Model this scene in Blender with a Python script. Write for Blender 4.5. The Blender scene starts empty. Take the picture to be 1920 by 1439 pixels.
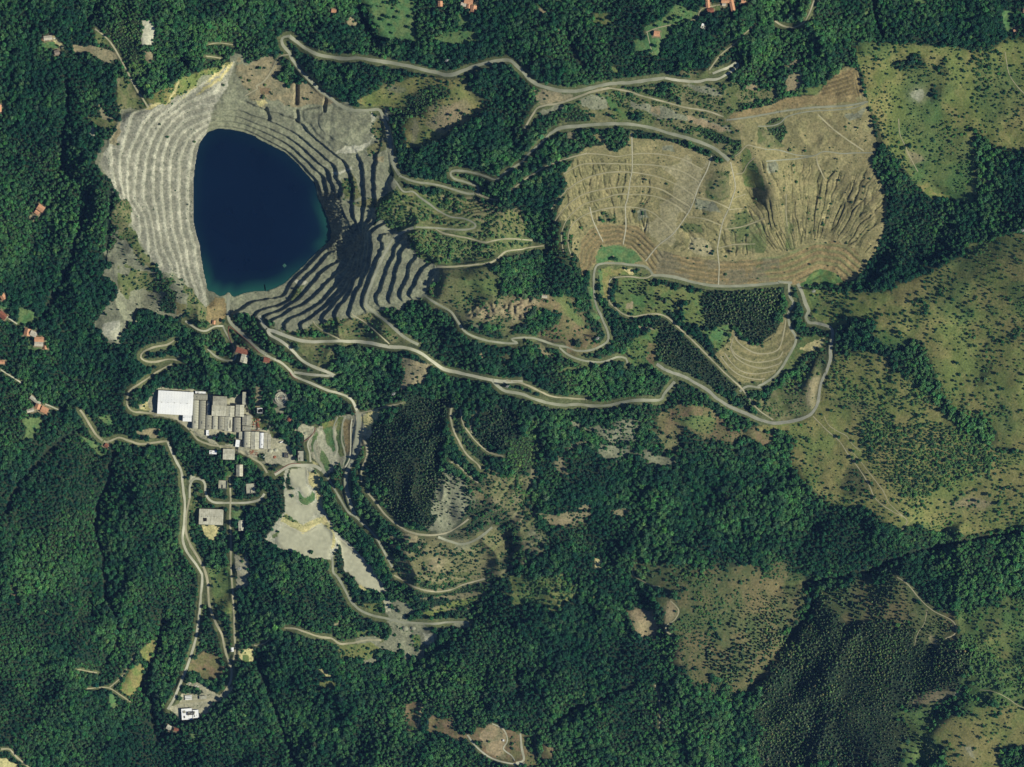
import bpy, bmesh, math, random
import numpy as np
from mathutils import Vector

# ------------------------------------------------------------------ camera, sky, sun, exposure
scene = bpy.context.scene
PX = 1.25                       # metres per plan unit (plan: x to the right, y downwards)
CX, CY = 960.0, 719.5           # centre of the plan
ZREF = 90.0
CAM_H = 60000.0
HAZE = 0.050                    # optical depth of the air between camera and ground
def w2(px, py):
    return (px - CX) * PX, (CY - py) * PX
cam_d = bpy.data.cameras.new('survey_camera')
cam = bpy.data.objects.new('survey_camera', cam_d)
scene.collection.objects.link(cam)
scene.camera = cam
cam.location = (0, 0, ZREF + CAM_H)
cam_d.sensor_width = 36.0
cam_d.lens = 36.0 * CAM_H / (1920 * PX)
cam_d.clip_start = 100.0
cam_d.clip_end = 200000.0

SUN_EL = math.radians(42.0)
sdir = Vector((0.965 * math.cos(SUN_EL), -0.262 * math.cos(SUN_EL), math.sin(SUN_EL))).normalized()
world = bpy.data.worlds.new('World'); scene.world = world; world.use_nodes = True
wn = world.node_tree.nodes; wl = world.node_tree.links
sky = wn.new('ShaderNodeTexSky'); sky.sky_type = 'NISHITA'; sky.sun_disc = False
sky.sun_elevation = SUN_EL; sky.sun_rotation = math.atan2(sdir.x, sdir.y)
sky.altitude = 600.0; sky.air_density = 1.0; sky.dust_density = 0.1; sky.ozone_density = 5.0
bg = wn['Background']; bg.inputs['Strength'].default_value = 0.05
wl.new(sky.outputs['Color'], bg.inputs['Color'])
sun_d = bpy.data.lights.new('sun', 'SUN'); sun_d.energy = 5.0; sun_d.angle = math.radians(0.53)
sun_d.color = (1.0, 0.95, 0.76)
sun = bpy.data.objects.new('sun', sun_d); scene.collection.objects.link(sun)
sun.rotation_euler = sdir.to_track_quat('Z', 'Y').to_euler()
scene.view_settings.view_transform = 'Standard'; scene.view_settings.look = 'None'
scene.view_settings.exposure = 0.0; scene.view_settings.gamma = 1.0
scene.view_settings.use_curve_mapping = False
scene.cycles.volume_bounces = 0; scene.cycles.max_bounces = 4; scene.cycles.diffuse_bounces = 1; scene.cycles.glossy_bounces = 1
scene.cycles.transmission_bounces = 1; scene.cycles.transparent_max_bounces = 2
scene.cycles.use_denoising = True
scene.cycles.caustics_reflective = False; scene.cycles.caustics_refractive = False

COL = scene.collection
rng = np.random.default_rng(7); random.seed(7)

# ------------------------------------------------------------------ plan data helpers
TX = {'1': 0, '2': 480, '3': 960, '4': 1420}; TY = {'A': 0, 'B': 360, 'C': 700, 'D': 1064}
SC = 500.0 / 1919.0
def P(spec):
    """'A1 x y x y B2 x y' -> plan points (survey sheet + sheet coordinates)"""
    out = []; t = spec.split(); ox = oy = 0; i = 0
    while i < len(t):
        if t[i][0] in 'ABCD':
            ox, oy = TX[t[i][1]], TY[t[i][0]]; i += 1; continue
        out.append((ox + float(t[i]) * SC, oy + float(t[i + 1]) * SC)); i += 2
    return np.array(out)


GX0, GY0, GX1, GY1 = -110.0, -110.0, 2030.0, 1549.0
def axis(a, b, fine):
    out = [a]
    while out[-1] < b:
        s = 2.0
        for f0, f1, st in fine:
            if f0 <= out[-1] < f1: s = st
        out.append(out[-1] + s)
    return np.array(out)
gx = axis(GX0, GX1, [(190, 380, 1.35), (560, 830, 1.25), (1040, 1660, 1.2)]); gy = axis(GY0, GY1, [(190, 620, 1.2)])   # finer cells over quarry and dumps
gxi, gyi = np.arange(len(gx)), np.arange(len(gy))
NX, NY = len(gx), len(gy)
X, Y = np.meshgrid(gx.astype(np.float32), gy.astype(np.float32))

TAB = rng.random((256, 256)).astype(np.float32)
def vn(x, y, seed=0):
    x = np.asarray(x, np.float32) + 17.37 * seed; y = np.asarray(y, np.float32) + 9.71 * seed
    xf = np.floor(x); yf = np.floor(y); xi = xf.astype(np.int32); yi = yf.astype(np.int32)
    fx = x - xf; fy = y - yf
    fx = fx * fx * (3 - 2 * fx); fy = fy * fy * (3 - 2 * fy)
    a = TAB[yi & 255, xi & 255]; b = TAB[yi & 255, (xi + 1) & 255]
    c = TAB[(yi + 1) & 255, xi & 255]; d = TAB[(yi + 1) & 255, (xi + 1) & 255]
    return (a * (1 - fx) + b * fx) * (1 - fy) + (c * (1 - fx) + d * fx) * fy
def fbm(x, y, wl, octv=3, seed=0, gain=0.5):
    s = 0; a = 1; n = 0
    for k in range(octv):
        s = s + a * vn(x / wl * 2 ** k, y / wl * 2 ** k, seed + 3 * k); n += a; a *= gain
    return s / n
def sst(a, b, v):
    t = np.clip((v - a) / (b - a), 0, 1); return t * t * (3 - 2 * t)

WX = X + (fbm(X, Y, 14, 3, 5) - 0.5) * 9 + (fbm(X, Y, 60, 1, 6) - .5) * 4
WY = Y + (fbm(X, Y, 14, 3, 15) - 0.5) * 9 + (fbm(X, Y, 60, 1, 16) - .5) * 4

def bbox(pts, m):
    x0 = max(0, int(np.searchsorted(gx, pts[:, 0].min() - m)) - 1); x1 = min(NX, int(np.searchsorted(gx, pts[:, 0].max() + m)) + 1)
    y0 = max(0, int(np.searchsorted(gy, pts[:, 1].min() - m)) - 1); y1 = min(NY, int(np.searchsorted(gy, pts[:, 1].max() + m)) + 1)
    return slice(y0, max(y1, y0)), slice(x0, max(x1, x0))
def inpoly(px, py, pts):
    r = np.zeros(px.shape, bool); n = len(pts)
    for i in range(n):
        x1, y1 = pts[i]; x2, y2 = pts[(i + 1) % n]
        if y1 == y2: continue
        c = ((y1 > py) != (y2 > py))
        r ^= c & (px < (x2 - x1) * (py - y1) / (y2 - y1) + x1)
    return r
def polymask(pts, warp=True):
    s = bbox(pts, 12)
    m = inpoly(WX[s] if warp else X[s], WY[s] if warp else Y[s], pts)
    return s, m
def linedist(px, py, pts):
    """distance to a polyline and the running length of the nearest point"""
    best = np.full(px.shape, 1e9, np.float32); par = np.zeros(px.shape, np.float32); L = 0.0
    for i in range(len(pts) - 1):
        x1, y1 = pts[i]; dx, dy = pts[i + 1] - pts[i]; l2 = dx * dx + dy * dy
        if l2 == 0: continue
        t = np.clip(((px - x1) * dx + (py - y1) * dy) / l2, 0, 1)
        d = (px - x1 - t * dx) ** 2 + (py - y1 - t * dy) ** 2
        m = d < best; l = math.sqrt(l2)
        best = np.where(m, d, best); par = np.where(m, L + t * l, par); L += l
    return np.sqrt(best), par
def smoothline(pts, step=4.0):
    """Catmull-Rom through the points, resampled evenly"""
    p = np.vstack([2 * pts[0] - pts[1], pts, 2 * pts[-1] - pts[-2]]); out = []
    for i in range(1, len(p) - 2):
        n = max(2, int(np.hypot(*(p[i + 1] - p[i])) / step))
        for k in range(n):
            t = k / n
            out.append(0.5 * ((2 * p[i]) + (-p[i - 1] + p[i + 1]) * t + (2 * p[i - 1] - 5 * p[i] + 4 * p[i + 1] - p[i + 2]) * t * t
                              + (-p[i - 1] + 3 * p[i] - 3 * p[i + 1] + p[i + 2]) * t ** 3))
    out.append(p[-2]); return np.array(out)

# ------------------------------------------------------------------ terrain heights: survey points and contour lines
SHORE = P('A1 1570 930 1500 955 1440 1030 1420 1110 1405 1200 1395 1300 1395 1439 B1 1395 210 1415 300 1440 380 1450 470 1470 570 1490 650 1500 705 1540 715 1580 745 1640 725 1680 750 1740 725 1800 712 1900 705 '
          'B2 60 710 130 685 200 650 260 590 330 530 400 460 480 385 530 340 535 280 510 190 480 120 450 60 A2 445 1439 430 1380 420 1325 360 1260 300 1190 200 1100 100 1050 0 1000 A1 1830 985 1750 955 1650 935')
HP = []
def hp(spec, zs=None):
    t = spec.split(); ox = oy = 0; i = 0
    while i < len(t):
        if t[i][0] in 'ABCD':
            ox, oy = TX[t[i][1]], TY[t[i][0]]; i += 1; continue
        HP.append((ox + float(t[i]) * SC, oy + float(t[i + 1]) * SC, float(t[i + 2]))); i += 3
def contour(spec, z, sp=28.0):
    l = smoothline(P(spec), sp) if len(P(spec)) > 1 else P(spec)
    for q in l: HP.append((q[0], q[1], z))
for q in smoothline(np.vstack([SHORE, SHORE[:1]]), 22)[:-1]: HP.append((q[0], q[1], 1.0))
# pit rim, west
contour('A1 1330 790 1200 900 1120 1050 1090 1200 1085 1439 B1 1110 130 1130 250 1160 430', 60); contour('A1 1010 870 930 1050 900 1200 915 1439 B1 960 130', 97)
contour('A1 1450 890 1330 960 1260 1080 1240 1200 1240 1439 B1 1255 250 1300 430 1335 600 1385 740', 30)
hp('A1 900 830 108 830 940 114 780 1050 118 720 1180 124 800 1310 122 880 1439 114 1060 790 100 1220 740 92 1400 640 82 1540 545 76 1680 440 70')
hp('B1 940 130 106 950 250 102 1000 340 92 1050 430 82 1130 520 72 1200 600 60 1300 650 45 1400 760 24 1480 840 9')
# north platform and north-east benches
hp('A1 1700 600 60 1800 700 60 1600 740 58 1850 560 61 A2 100 500 62 100 650 60 200 720 60 400 680 61 220 600 61')
contour('A2 0 965 200 1065 340 1185 450 1320', 10); contour('A2 0 925 200 1015 400 1180 500 1290', 22)
contour('A2 0 885 250 990 450 1160 545 1250 575 1400', 35); contour('A2 20 835 120 865 300 960 450 1080 545 1160', 47)
contour('A2 100 800 290 850 420 980 570 1105', 58)
hp('A2 500 880 74 620 900 78 700 950 74 800 900 76 680 800 76 900 800 80 960 1000 86 990 1180 92 1040 1270 95 240 380 82 200 280 92 590 750 70')
hp('A2 560 1300 40 620 1300 48 700 1250 58 770 1250 68 830 1250 78 900 1250 87 700 1420 56 770 1420 66 830 1420 76 900 1420 86 640 1180 56 800 1120 74')
hp('B2 480 120 2 580 60 42 640 100 50 620 300 34 760 300 62 700 180 56 560 330 12 700 420 46 620 430 28')
# south-east benches
contour('B2 540 440 430 560 300 690 240 790 40 860', 22); contour('B2 640 480 480 600 360 740 130 880', 36)
contour('B2 650 560 560 640 400 790 110 945', 48); contour('B2 690 560 600 680 440 840 230 955', 60)
contour('B2 710 590 560 790 350 950', 72); contour('B2 760 500 640 700 510 890', 84)
contour('B2 800 520 700 700 600 900 650 960', 96); contour('B2 830 500 780 680 700 870 960 1085', 108)
contour('B2 1070 285 1000 330 900 500 840 640 790 790 830 850 960 950 1170 1100', 120)
contour('B2 1060 360 960 600 900 800', 132); contour('B2 1060 440 1010 650 980 780', 144); contour('B2 1150 540 1060 760', 156)
contour('B2 1200 590 1130 760', 168); contour('B2 1240 670 1220 740', 176)
hp('B2 120 1000 46 300 1065 52 440 990 74 640 1075 70 960 1115 88 1270 1220 84 1560 1325 82 540 1310 42 250 1290 32 400 1200 44')
hp('B2 850 300 108 800 300 96 900 300 116 860 180 84')
hp('B2 1400 850 166 1500 1000 152 1650 1060 146 1880 1090 140 1350 650 186 1300 550 172 1600 700 190 1800 520 160 1570 260 134 1560 340 136 1919 350 118 1150 950 112 1300 1150 98')
hp('B3 0 700 186 235 757 184 400 900 160 600 1080 128 690 1070 116 660 940 112 595 760 106 610 530 98 760 450 95 0 950 158 200 1000 148')
# west dump: bowl
contour('A3 400 1145 540 1108 750 1130 990 1108 1250 1160 1370 1225', 188); contour('A3 370 1255 510 1185 760 1182 1000 1190 1250 1250 1340 1310', 176)
contour('A3 400 1365 560 1275 800 1240 1000 1265 1200 1340 1330 1439', 163); contour('A3 420 1439 600 1375 860 1345 1080 1370 1180 1430', 151)
contour('B3 370 250 420 170 520 90 640 55 860 20 1080 50 1260 165', 139); contour('B3 410 290 450 220 600 140 820 110 990 140 1160 295', 126)
hp('B3 640 235 114 820 240 114 900 250 114 560 280 114 500 400 112 1040 390 108 1060 420 104 480 500 108 520 580 100 660 390 98 850 410 98')
hp('B3 250 250 112 240 400 95 330 330 132 300 150 140 380 440 118 220 560 95')
hp('B3 1480 675 93 1919 655 91 1010 600 97 1230 460 106 1480 470 106 1700 480 105 1270 300 132 1490 300 134 1400 100 160 1550 100 166')
hp('A3 1435 1125 206 1400 1230 190 1340 1350 174 1570 1170 208 1590 1260 192 1605 1350 178 350 925 184 860 900 203 1300 1010 210 1500 1090 212 100 1130 160 0 1215 150 200 1300 148')
hp('A3 300 650 212 700 610 222 1100 565 228 1620 480 232 580 720 216 580 800 202 1000 720 222 1000 830 204 1300 860 212 1520 845 222 1400 930 206 150 830 190 800 800 205')
hp('A3 1690 950 226 1740 1140 220 1790 1270 208 1840 1400 186 B3 1890 120 160 A3 1640 1250 182 1690 1330 162 1760 1400 150')
hp('A4 700 520 264 780 735 248 400 790 238 0 880 224 420 1120 204 840 1105 216 560 1290 178 300 1200 184 150 1100 204 600 950 226 300 950 222 760 900 230')
hp('B4 400 150 144 600 150 147 850 200 160 200 150 146 400 340 113 700 400 120 200 440 108 560 580 98 750 570 106 250 655 92 890 330 128 640 480 108')
# north and east
hp('A2 1820 440 192 1390 545 166 740 420 122 1000 460 138 420 385 104 500 100 130 900 150 142 1400 150 162 1900 100 190 800 550 108 1200 650 128 1400 800 146 1500 650 162 1200 1000 126 1700 800 160 1800 600 180 1200 1200 112 1500 1150 128 1730 1295 128 1919 1165 142 1500 1390 106 1300 1330 102')
hp('A3 300 200 212 800 200 235 1000 300 245 1400 300 240 1500 50 260 1800 250 250 200 400 210 1500 650 240 400 450 222')
hp('A4 400 200 268 300 400 258 500 400 262 1000 100 292 1800 100 312 1000 400 272 1400 400 286 1900 400 300 1000 1000 226 1500 1000 250 1900 1000 282 950 700 250 880 900 232')
hp('B4 1200 200 168 1500 350 194 1850 250 262 1000 600 142 1400 600 184 1900 600 265 700 900 132 1200 900 182 1900 900 250 540 1000 104 1000 250 142 950 450 124 650 720 112 1500 1200 190 1900 1200 238')
hp('C4 430 200 94 1000 200 150 1500 200 186 1900 300 222 700 600 112 1300 700 152 1900 700 196 1075 1055 138 1900 1000 182 500 700 98 200 900 70 600 1150 92 1200 1250 104 850 1400 94 1900 1150 150 1400 1200 118 1600 1350 150 250 345 82 0 340 78')
hp('D4 1005 70 128 1250 310 142 1425 420 150 1700 1200 184 1900 1300 196 1440 880 166 1000 900 122 600 900 88 300 700 62 100 900 50 500 1300 74 1000 1300 112 1900 400 178 1600 200 158 500 300 84 800 300 112 300 400 58')
hp('D3 1700 900 48 1500 500 82 1300 200 88 1700 200 82 1000 400 70 500 400 24 500 900 2 200 200 12 1000 1100 22 1500 1200 40 1850 500 66 1200 700 56 0 1300 8 200 1400 12')
hp('C3 1100 100 100 500 225 92 0 145 84 1300 300 96 700 450 76 700 620 54 1100 640 68 400 800 44 400 1050 30 1200 900 60 1700 700 76 1600 1200 70 900 1300 34 1570 240 92 1400 900 60')
hp('C2 1000 500 44 1200 800 46 860 930 12 1100 1150 20 1400 1150 26 1750 400 70 1430 430 58 1700 580 54 1600 850 48 1800 1000 30 1750 1250 0 D2 1280 180 -22 1500 300 -40 1280 410 -50 950 375 -60 1150 650 -88')
hp('C2 730 290 14 560 140 24 260 10 36 585 450 -8 690 450 3 620 480 -3 500 550 -15 430 560 -16 375 520 -20 240 670 -23 600 900 -20 710 1030 -22 850 1170 -26 980 1400 -34 660 880 -10 300 760 -27 330 1000 -33 330 1240 -39 700 1350 -46 300 1400 -36 100 1000 -34')
hp('B2 0 1120 26 B1 1640 850 6 1720 1000 14 1850 1130 24 1550 850 6 1600 960 8')
hp('D2 590 80 -50 760 320 -58 600 555 -60 200 440 -48 1200 1000 -40 600 900 -44 200 1200 -80 0 600 -76 900 1300 -10 1800 1410 12 1500 700 -40')
hp('C1 1250 200 -21 1150 120 -20 1500 300 -22 1800 450 -23 1400 400 -23 910 220 -21 1020 70 -12 1200 490 -46 1600 580 -33 1440 765 -54 1310 820 -62 1310 1200 -73 1515 1030 -62 1655 1200 -68 1800 900 -48 1700 600 -34')
hp('B1 1010 1190 -2 1490 1130 6 1200 1000 8 D1 1425 350 -83 1200 1030 -96 1400 950 -92 1640 680 -88 1685 600 -85')
hp('C1 1000 800 -30 760 800 -52 700 1050 -58 740 1400 -64 400 900 -5 100 900 5 650 400 -26 300 230 0 0 500 18 850 465 -42 1100 1100 -40')
hp('D1 400 300 -16 840 400 -76 950 800 -88 1090 800 -102 1080 1225 -106 700 1200 -58 300 1000 -36 0 700 -6 0 1400 -50 500 1400 -80 1300 1300 -96 1700 1100 -72 1800 700 -72 1150 300 -70')
hp('B1 0 900 30 300 1000 12 300 500 42 600 800 24 0 100 62 600 300 72 900 800 26 850 1050 10 1200 800 18 1100 600 44 900 350 88')
hp('A1 0 0 122 400 300 112 0 700 82 500 700 98 200 1200 74 850 400 122 1060 250 136 1060 600 110 1400 200 132 1800 100 132 1900 300 104 500 1100 92 600 150 128')
def tps(pts):
    p = np.array(pts, np.float64)
    # merge near-duplicates
    keep = []; seen = set()
    for i, q in enumerate(p):
        k = (round(q[0] / 7), round(q[1] / 7))
        if k in seen: continue
        seen.add(k); keep.append(i)
    p = p[keep]; n = len(p)
    xy = p[:, :2] / 1000.0
    d2 = ((xy[:, None] - xy[None]) ** 2).sum(-1)
    K = np.where(d2 > 0, d2 * np.log(d2 + 1e-20), 0) + np.eye(n) * 2e-5
    A = np.zeros((n + 3, n + 3)); A[:n, :n] = K; A[:n, n] = 1; A[:n, n + 1:] = xy; A[n, :n] = 1; A[n + 1:, :n] = xy.T
    b = np.zeros(n + 3); b[:n] = p[:, 2]
    c = np.linalg.solve(A, b)
    S4 = 4
    cx_, cy_ = np.append(gx[::S4], gx[-1] + 8), np.append(gy[::S4], gy[-1] + 8)
    qx, qy = np.meshgrid(np.clip(cx_, -60, 1980) / 1000, np.clip(cy_, -60, 1500) / 1000)
    z = c[n] + c[n + 1] * qx + c[n + 2] * qy
    z = z.astype(np.float32); qx = qx.astype(np.float32); qy = qy.astype(np.float32)
    for i in range(n):
        r2 = (qx - np.float32(xy[i, 0])) ** 2 + (qy - np.float32(xy[i, 1])) ** 2
        z += np.float32(c[i]) * r2 * np.log(r2 + 1e-12)
    # cubic-ish upsample: linear + small blur
    fi = np.arange(NX) / S4; i0 = fi.astype(int); f = (fi - i0).astype(np.float32)
    fj = np.arange(NY) / S4; j0 = fj.astype(int); g = (fj - j0).astype(np.float32)
    i1 = np.minimum(i0 + 1, z.shape[1] - 1); j1 = np.minimum(j0 + 1, z.shape[0] - 1)
    zz = z[:, i0] * (1 - f) + z[:, i1] * f
    return zz[j0] * (1 - g[:, None]) + zz[j1] * g[:, None]
Z = tps(HP).astype(np.float32)
def blur(a, n=1):
    for _ in range(n):
        a = (np.roll(a, 1, 0) + 2 * a + np.roll(a, -1, 0)) / 4
        a = (np.roll(a, 1, 1) + 2 * a + np.roll(a, -1, 1)) / 4
    return a
Z = blur(Z, 5)

def softmask(spec_or_pts, r=3, warp=True):
    pts = P(spec_or_pts) if isinstance(spec_or_pts, str) else spec_or_pts
    M = np.zeros((NY, NX), np.float32)
    s, m = polymask(pts, warp); M[s] = m
    return blur(M, r)

# --- quarry benches
PIT = P('A1 1690 430 1540 545 1400 640 1220 740 1060 790 900 830 830 940 780 1050 720 1180 800 1310 880 1439 B1 940 130 950 250 1000 340 1050 430 1130 520 1200 600 1300 650 1400 760 1480 850 1560 800 1640 900 1720 900 '
        'B2 20 900 80 985 300 1030 560 960 700 910 830 850 900 810 1120 780 1240 750 1260 650 1320 560 1280 500 1150 410 1070 340 1080 275 960 230 880 200 870 120 960 50 A2 970 1430 960 1330 990 1250 980 1100 960 1000 930 850 880 795 700 790 590 745 500 680 420 620 300 570 210 560 140 420 0 420')
LAKE_M = softmask(SHORE, 1, False)
PIT_M = softmask(PIT, 4)
BH = 12.0
u = Z / BH + (fbm(X, Y, 22, 2, 41) - .5) * 0.14 + (fbm(X, Y, 7, 2, 43) - .5) * .16
def terrace(u, a=0.66, b=0.80):
    f = np.floor(u); t = u - f
    return f + 0.12 * t + 0.88 * sst(a, b, t)
ZT = BH * (1 - .0) * terrace(u)
west = sst(430, 380, X) * sst(110, 200, Y)
SCREE = softmask('B2 450 0 560 0 620 60 640 190 740 240 770 330 760 410 700 480 560 480 520 400 535 280 500 180', 3)
PLAT = softmask('A2 0 430 140 420 300 570 500 680 590 760 560 800 300 760 60 780 0 770 A1 1919 770 1800 720 1560 760 1700 560 1700 440 1919 400', 3)
MOUND = softmask('A2 330 800 600 760 880 800 930 900 960 1100 780 1110 580 1100 480 1000 340 880', 3)
wT = PIT_M * (1 - SCREE) * (1 - 0.9 * PLAT) * (1 - 0.75 * MOUND)
Zsm = Z.copy()
Z = Z * (1 - wT) + ZT * wT
SEZ = blur(softmask('B2 540 380 700 480 760 150 960 200 1150 380 1350 560 1300 760 1000 900 700 960 300 1020 0 920 100 760 400 500', 3), 30)
Z = Z * (1 - .10 * SEZ); Zsm = Zsm * (1 - .10 * SEZ)
Z += PIT_M * (fbm(X, Y, 7, 2, 77) - .5) * 2.0
Z += SCREE * ((np.abs(fbm(X + 0.6 * Y, Y * 2.2 - X * .5, 11, 3, 33) - .5) * 22) - 3)
Z += MOUND * (np.abs(fbm(X, Y, 30, 3, 81) - .5)) * 12
# slots and trenches on the platform
def trench(spec, w, depth):
    global Z
    l = P(spec); s = bbox(l, w * 3)
    d, _ = linedist(WX[s] * .35 + X[s] * .65, WY[s] * .35 + Y[s] * .65, l)
    Z[s] -= depth * sst(w, w * .45, d)
trench('A2 290 570 290 740', 5, 12); trench('A2 500 700 490 800', 4, 8); trench('A2 70 790 90 850', 6, 8); trench('A2 290 800 300 870', 5, 7)
# lake bed
Z = Z * (1 - LAKE_M) + (-14.0) * LAKE_M
Z = np.where((PIT_M > .5) & (LAKE_M < .05), np.maximum(Z, 1.2), Z)

# --- dumps: gullies that follow the fall lines
def gully(mask, cx, cy, wl, amp, seed, rlong=90.0, thr=0.0, wob=10):
    dx, dy = X - cx, Y - cy
    r = np.hypot(dx, dy); th = np.arctan2(dx, -dy)
    s = th * 170.0 + (fbm(X, Y, 28, 3, seed) - .5) * wob + (fbm(X, Y, 70, 1, seed + 2) - .5) * 14
    n = vn(s / wl, r / rlong, seed); n2 = vn(s / (wl * .5), r / (rlong * .6), seed + 5)
    v = 1 - np.abs(2 * n - 1); v2 = 1 - np.abs(2 * n2 - 1)
    return mask * (-(np.clip(v - thr, 0, 1) / (1 - thr)) ** 8 * amp - (v2 ** 7) * amp * .5)
GU_E = softmask('A4 0 1160 60 1190 130 1180 350 1170 470 1230 550 1230 720 1260 830 1210 920 1360 B4 920 140 870 330 780 440 700 400 600 350 400 330 200 420 0 440 B3 1880 440 1780 400 1680 300 1620 60 1640 0 A3 1700 1330 1750 1320 1800 1439 1919 1439', 5)
GU_E2 = softmask('A4 180 850 780 780 850 960 840 1110 820 1220 520 1230 250 1190 200 1000', 5)
GU_W = softmask('A3 430 1150 860 1160 1000 1300 1000 1439 B3 960 160 1000 330 860 230 640 230 540 240 450 300 420 240 330 200 A3 400 1300', 5)
GU_M = softmask('B3 1230 230 1480 220 1480 420 1300 440 1200 330', 4) + softmask('B3 1500 230 1640 260 1780 390 1720 450 1500 440', 4) + softmask('B3 1320 0 1560 0 1520 200 1300 180', 4) * .5 + softmask('B3 1130 370 1220 320 1260 400 1180 440', 3)
e1 = gully(GU_E, 1505, 565, 8.0, 4.6, 101, 75) + gully(GU_E2, 1530, 900, 16, 0.9, 104, 200)
e2 = gully(GU_W, 1168, 600, 8.5, 4.6, 111, 48, .05)
e3 = gully(np.clip(GU_M, 0, 1), 1400, 900, 9.0, 4.6, 121, 36, .05)
Z += e1 + e2 + e3
Z += softmask('A4 300 890 480 850 620 950 470 1000 430 1100 400 1090 320 1000', 9) * (fbm(X, Y, 55, 2, 9) - .5) * 22
# ploughed rings of the toe terraces
RING_L = P('B3 540 590 590 560 600 460 660 390 760 380 850 400 950 500 1010 592 1150 605 1300 645 1480 675 1700 672 1919 650')
RING = softmask('B3 510 590 480 480 490 350 560 260 640 235 820 240 900 250 980 330 1060 420 1240 470 1480 500 1919 480 1919 655 1480 672 1300 645 1040 595 950 500 880 420 800 380 660 380 610 440 590 510 540 575', 2, False)
s_ = bbox(RING_L, 60)
RD = np.full((NY, NX), 99, np.float32); RD[s_] = linedist(X[s_], Y[s_], RING_L)[0]
ring_ph = RD / 9.0 + (fbm(X, Y, 40, 2, 51) - .5) * .5
rf = ring_ph - np.floor(ring_ph)
Z += RING * (rf < .55) * 0 + RING * (sst(.35, .75, rf) - rf) * 3.2
# contour ploughing on the north-east shoulder
HAT = softmask('A4 440 690 480 590 560 550 650 515 680 540 690 640 700 695', 1, False)
hc = (-(Y - 150) + -.28 * (X - 1580) - ((X - 1560) / 60) ** 2 * 4) / 8.0
hf = hc - np.floor(hc)
Z += HAT * (sst(.3, .8, hf) - hf) * 6.5
HAT2 = softmask('A4 690 540 715 530 770 690 740 720 705 690', 1, False)
hf2 = (X * .96 - Y * .25) / 6.5; hf2 = hf2 - np.floor(hf2)
Z += HAT2 * (sst(.3, .8, hf2) - hf2) * 3
# lower east toe
TOE = softmask('B4 0 480 200 450 400 380 560 360 700 420 750 500 750 570 640 620 600 660 330 640 150 640 0 650', 2, False)
tl = P('B4 0 660 200 640 330 590 440 540 560 560 650 640'); s_ = bbox(tl, 60)
TD = np.full((NY, NX), 99, np.float32); TD[s_] = linedist(X[s_], Y[s_], tl)[0]
tph = TD / 12.0 + (fbm(X, Y, 60, 2, 52) - .5) * .6; tf = tph - np.floor(tph)
Z += TOE * (sst(.35, .75, tf) - tf) * 4.2
# small terraced dump
SD = P('B3 1460 1170 1560 1080 1590 980 1640 1060 1760 1110 1880 1040 1919 990 B4 0 1110 100 1060 170 940 200 870 250 980 290 1040 270 1100 130 1300 30 1380 B3 1800 1360 1650 1380 1560 1300')
# general ground roughness
FLATS = np.zeros((NY, NX), np.float32)

# ------------------------------------------------------------------ roads and tracks: (kind, width, label, line)
R = []
def road(kind, w, label, spec): R.append((kind, w * (.84 if w > 3 else .80), label, P(spec)))
road('gravel', 7.5, 'grey gravel haul road winding through forest along the top', 'A2 240 260 330 330 420 385 520 410 640 425 740 420 860 440 1000 460 1110 480 1200 505 1300 525 1390 545 1480 520 1580 480 1700 450 1820 440 1870 475 1919 520 A3 130 580 200 620 300 650 400 660 500 655 580 635 700 610 850 600 1000 580 1100 565')
road('pale', 5.5, 'pale gravel road with sharp hairpin at upper right', 'A3 1100 568 1200 585 1330 595 1400 580 1480 575 1560 530 1620 480 1605 462 1560 490 1440 535')
road('gravel', 6.5, 'grey haul road from hairpin down past the quarry platform', 'A2 240 260 190 275 190 320 240 380 260 430 330 520 400 590 470 660 550 715 590 750 680 790 790 795 880 790 910 830 940 920 960 1000 975 1100 990 1190 1040 1270')
road('gravel', 4.5, 'grey track with double hairpin in shrubs right of the quarry', 'A2 1040 1270 1150 1310 1300 1330 1420 1365 1500 1390 1570 1395 1600 1370 1590 1340 1500 1310 1420 1285 1400 1250 1430 1230 1540 1240 1650 1270 1730 1295 1800 1240 1919 1165 A3 100 1130 200 1040 270 970')
road('track', 3.0, 'dirt track branching off the double hairpin', 'A2 1590 1385 1640 1415 1700 1439 B2 1580 10 1640 40 1740 60')
road('track', 3.0, 'pale track crossing the quarry platform', 'A2 240 395 180 405 140 450 100 530 50 590 0 620 A1 1850 640 1760 690')
road('gravel', 7.0, 'grey road along the crest of the terraced dump', 'A3 270 970 350 925 500 910 700 895 860 900 1000 925 1150 970 1300 1010 1450 1070 1560 1160')
road('track', 4.5, 'dusty branch road above grey scree', 'A3 90 930 150 830 200 775 350 745 480 700 580 665 700 640')
road('track', 3.2, 'narrow track through shrubs to the brown embankment', 'A3 700 640 820 660 950 700 1100 740 1250 780 1400 805 1520 845')
road('track', 3.2, 'forest track running down left of the dump', 'A3 0 1370 100 1290 250 1200 400 1145 470 1125 540 1108')
road('gravel', 4.0, 'grey lane along the top of the bare dump', 'A3 1540 870 1700 850 1919 810 A4 150 810 340 785 500 775 650 765 780 738')
road('gravel', 2.6, 'drainage track below the upper dump lane', 'A4 0 915 100 910 160 890 220 840 370 808 560 797 690 782 790 738')
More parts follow.
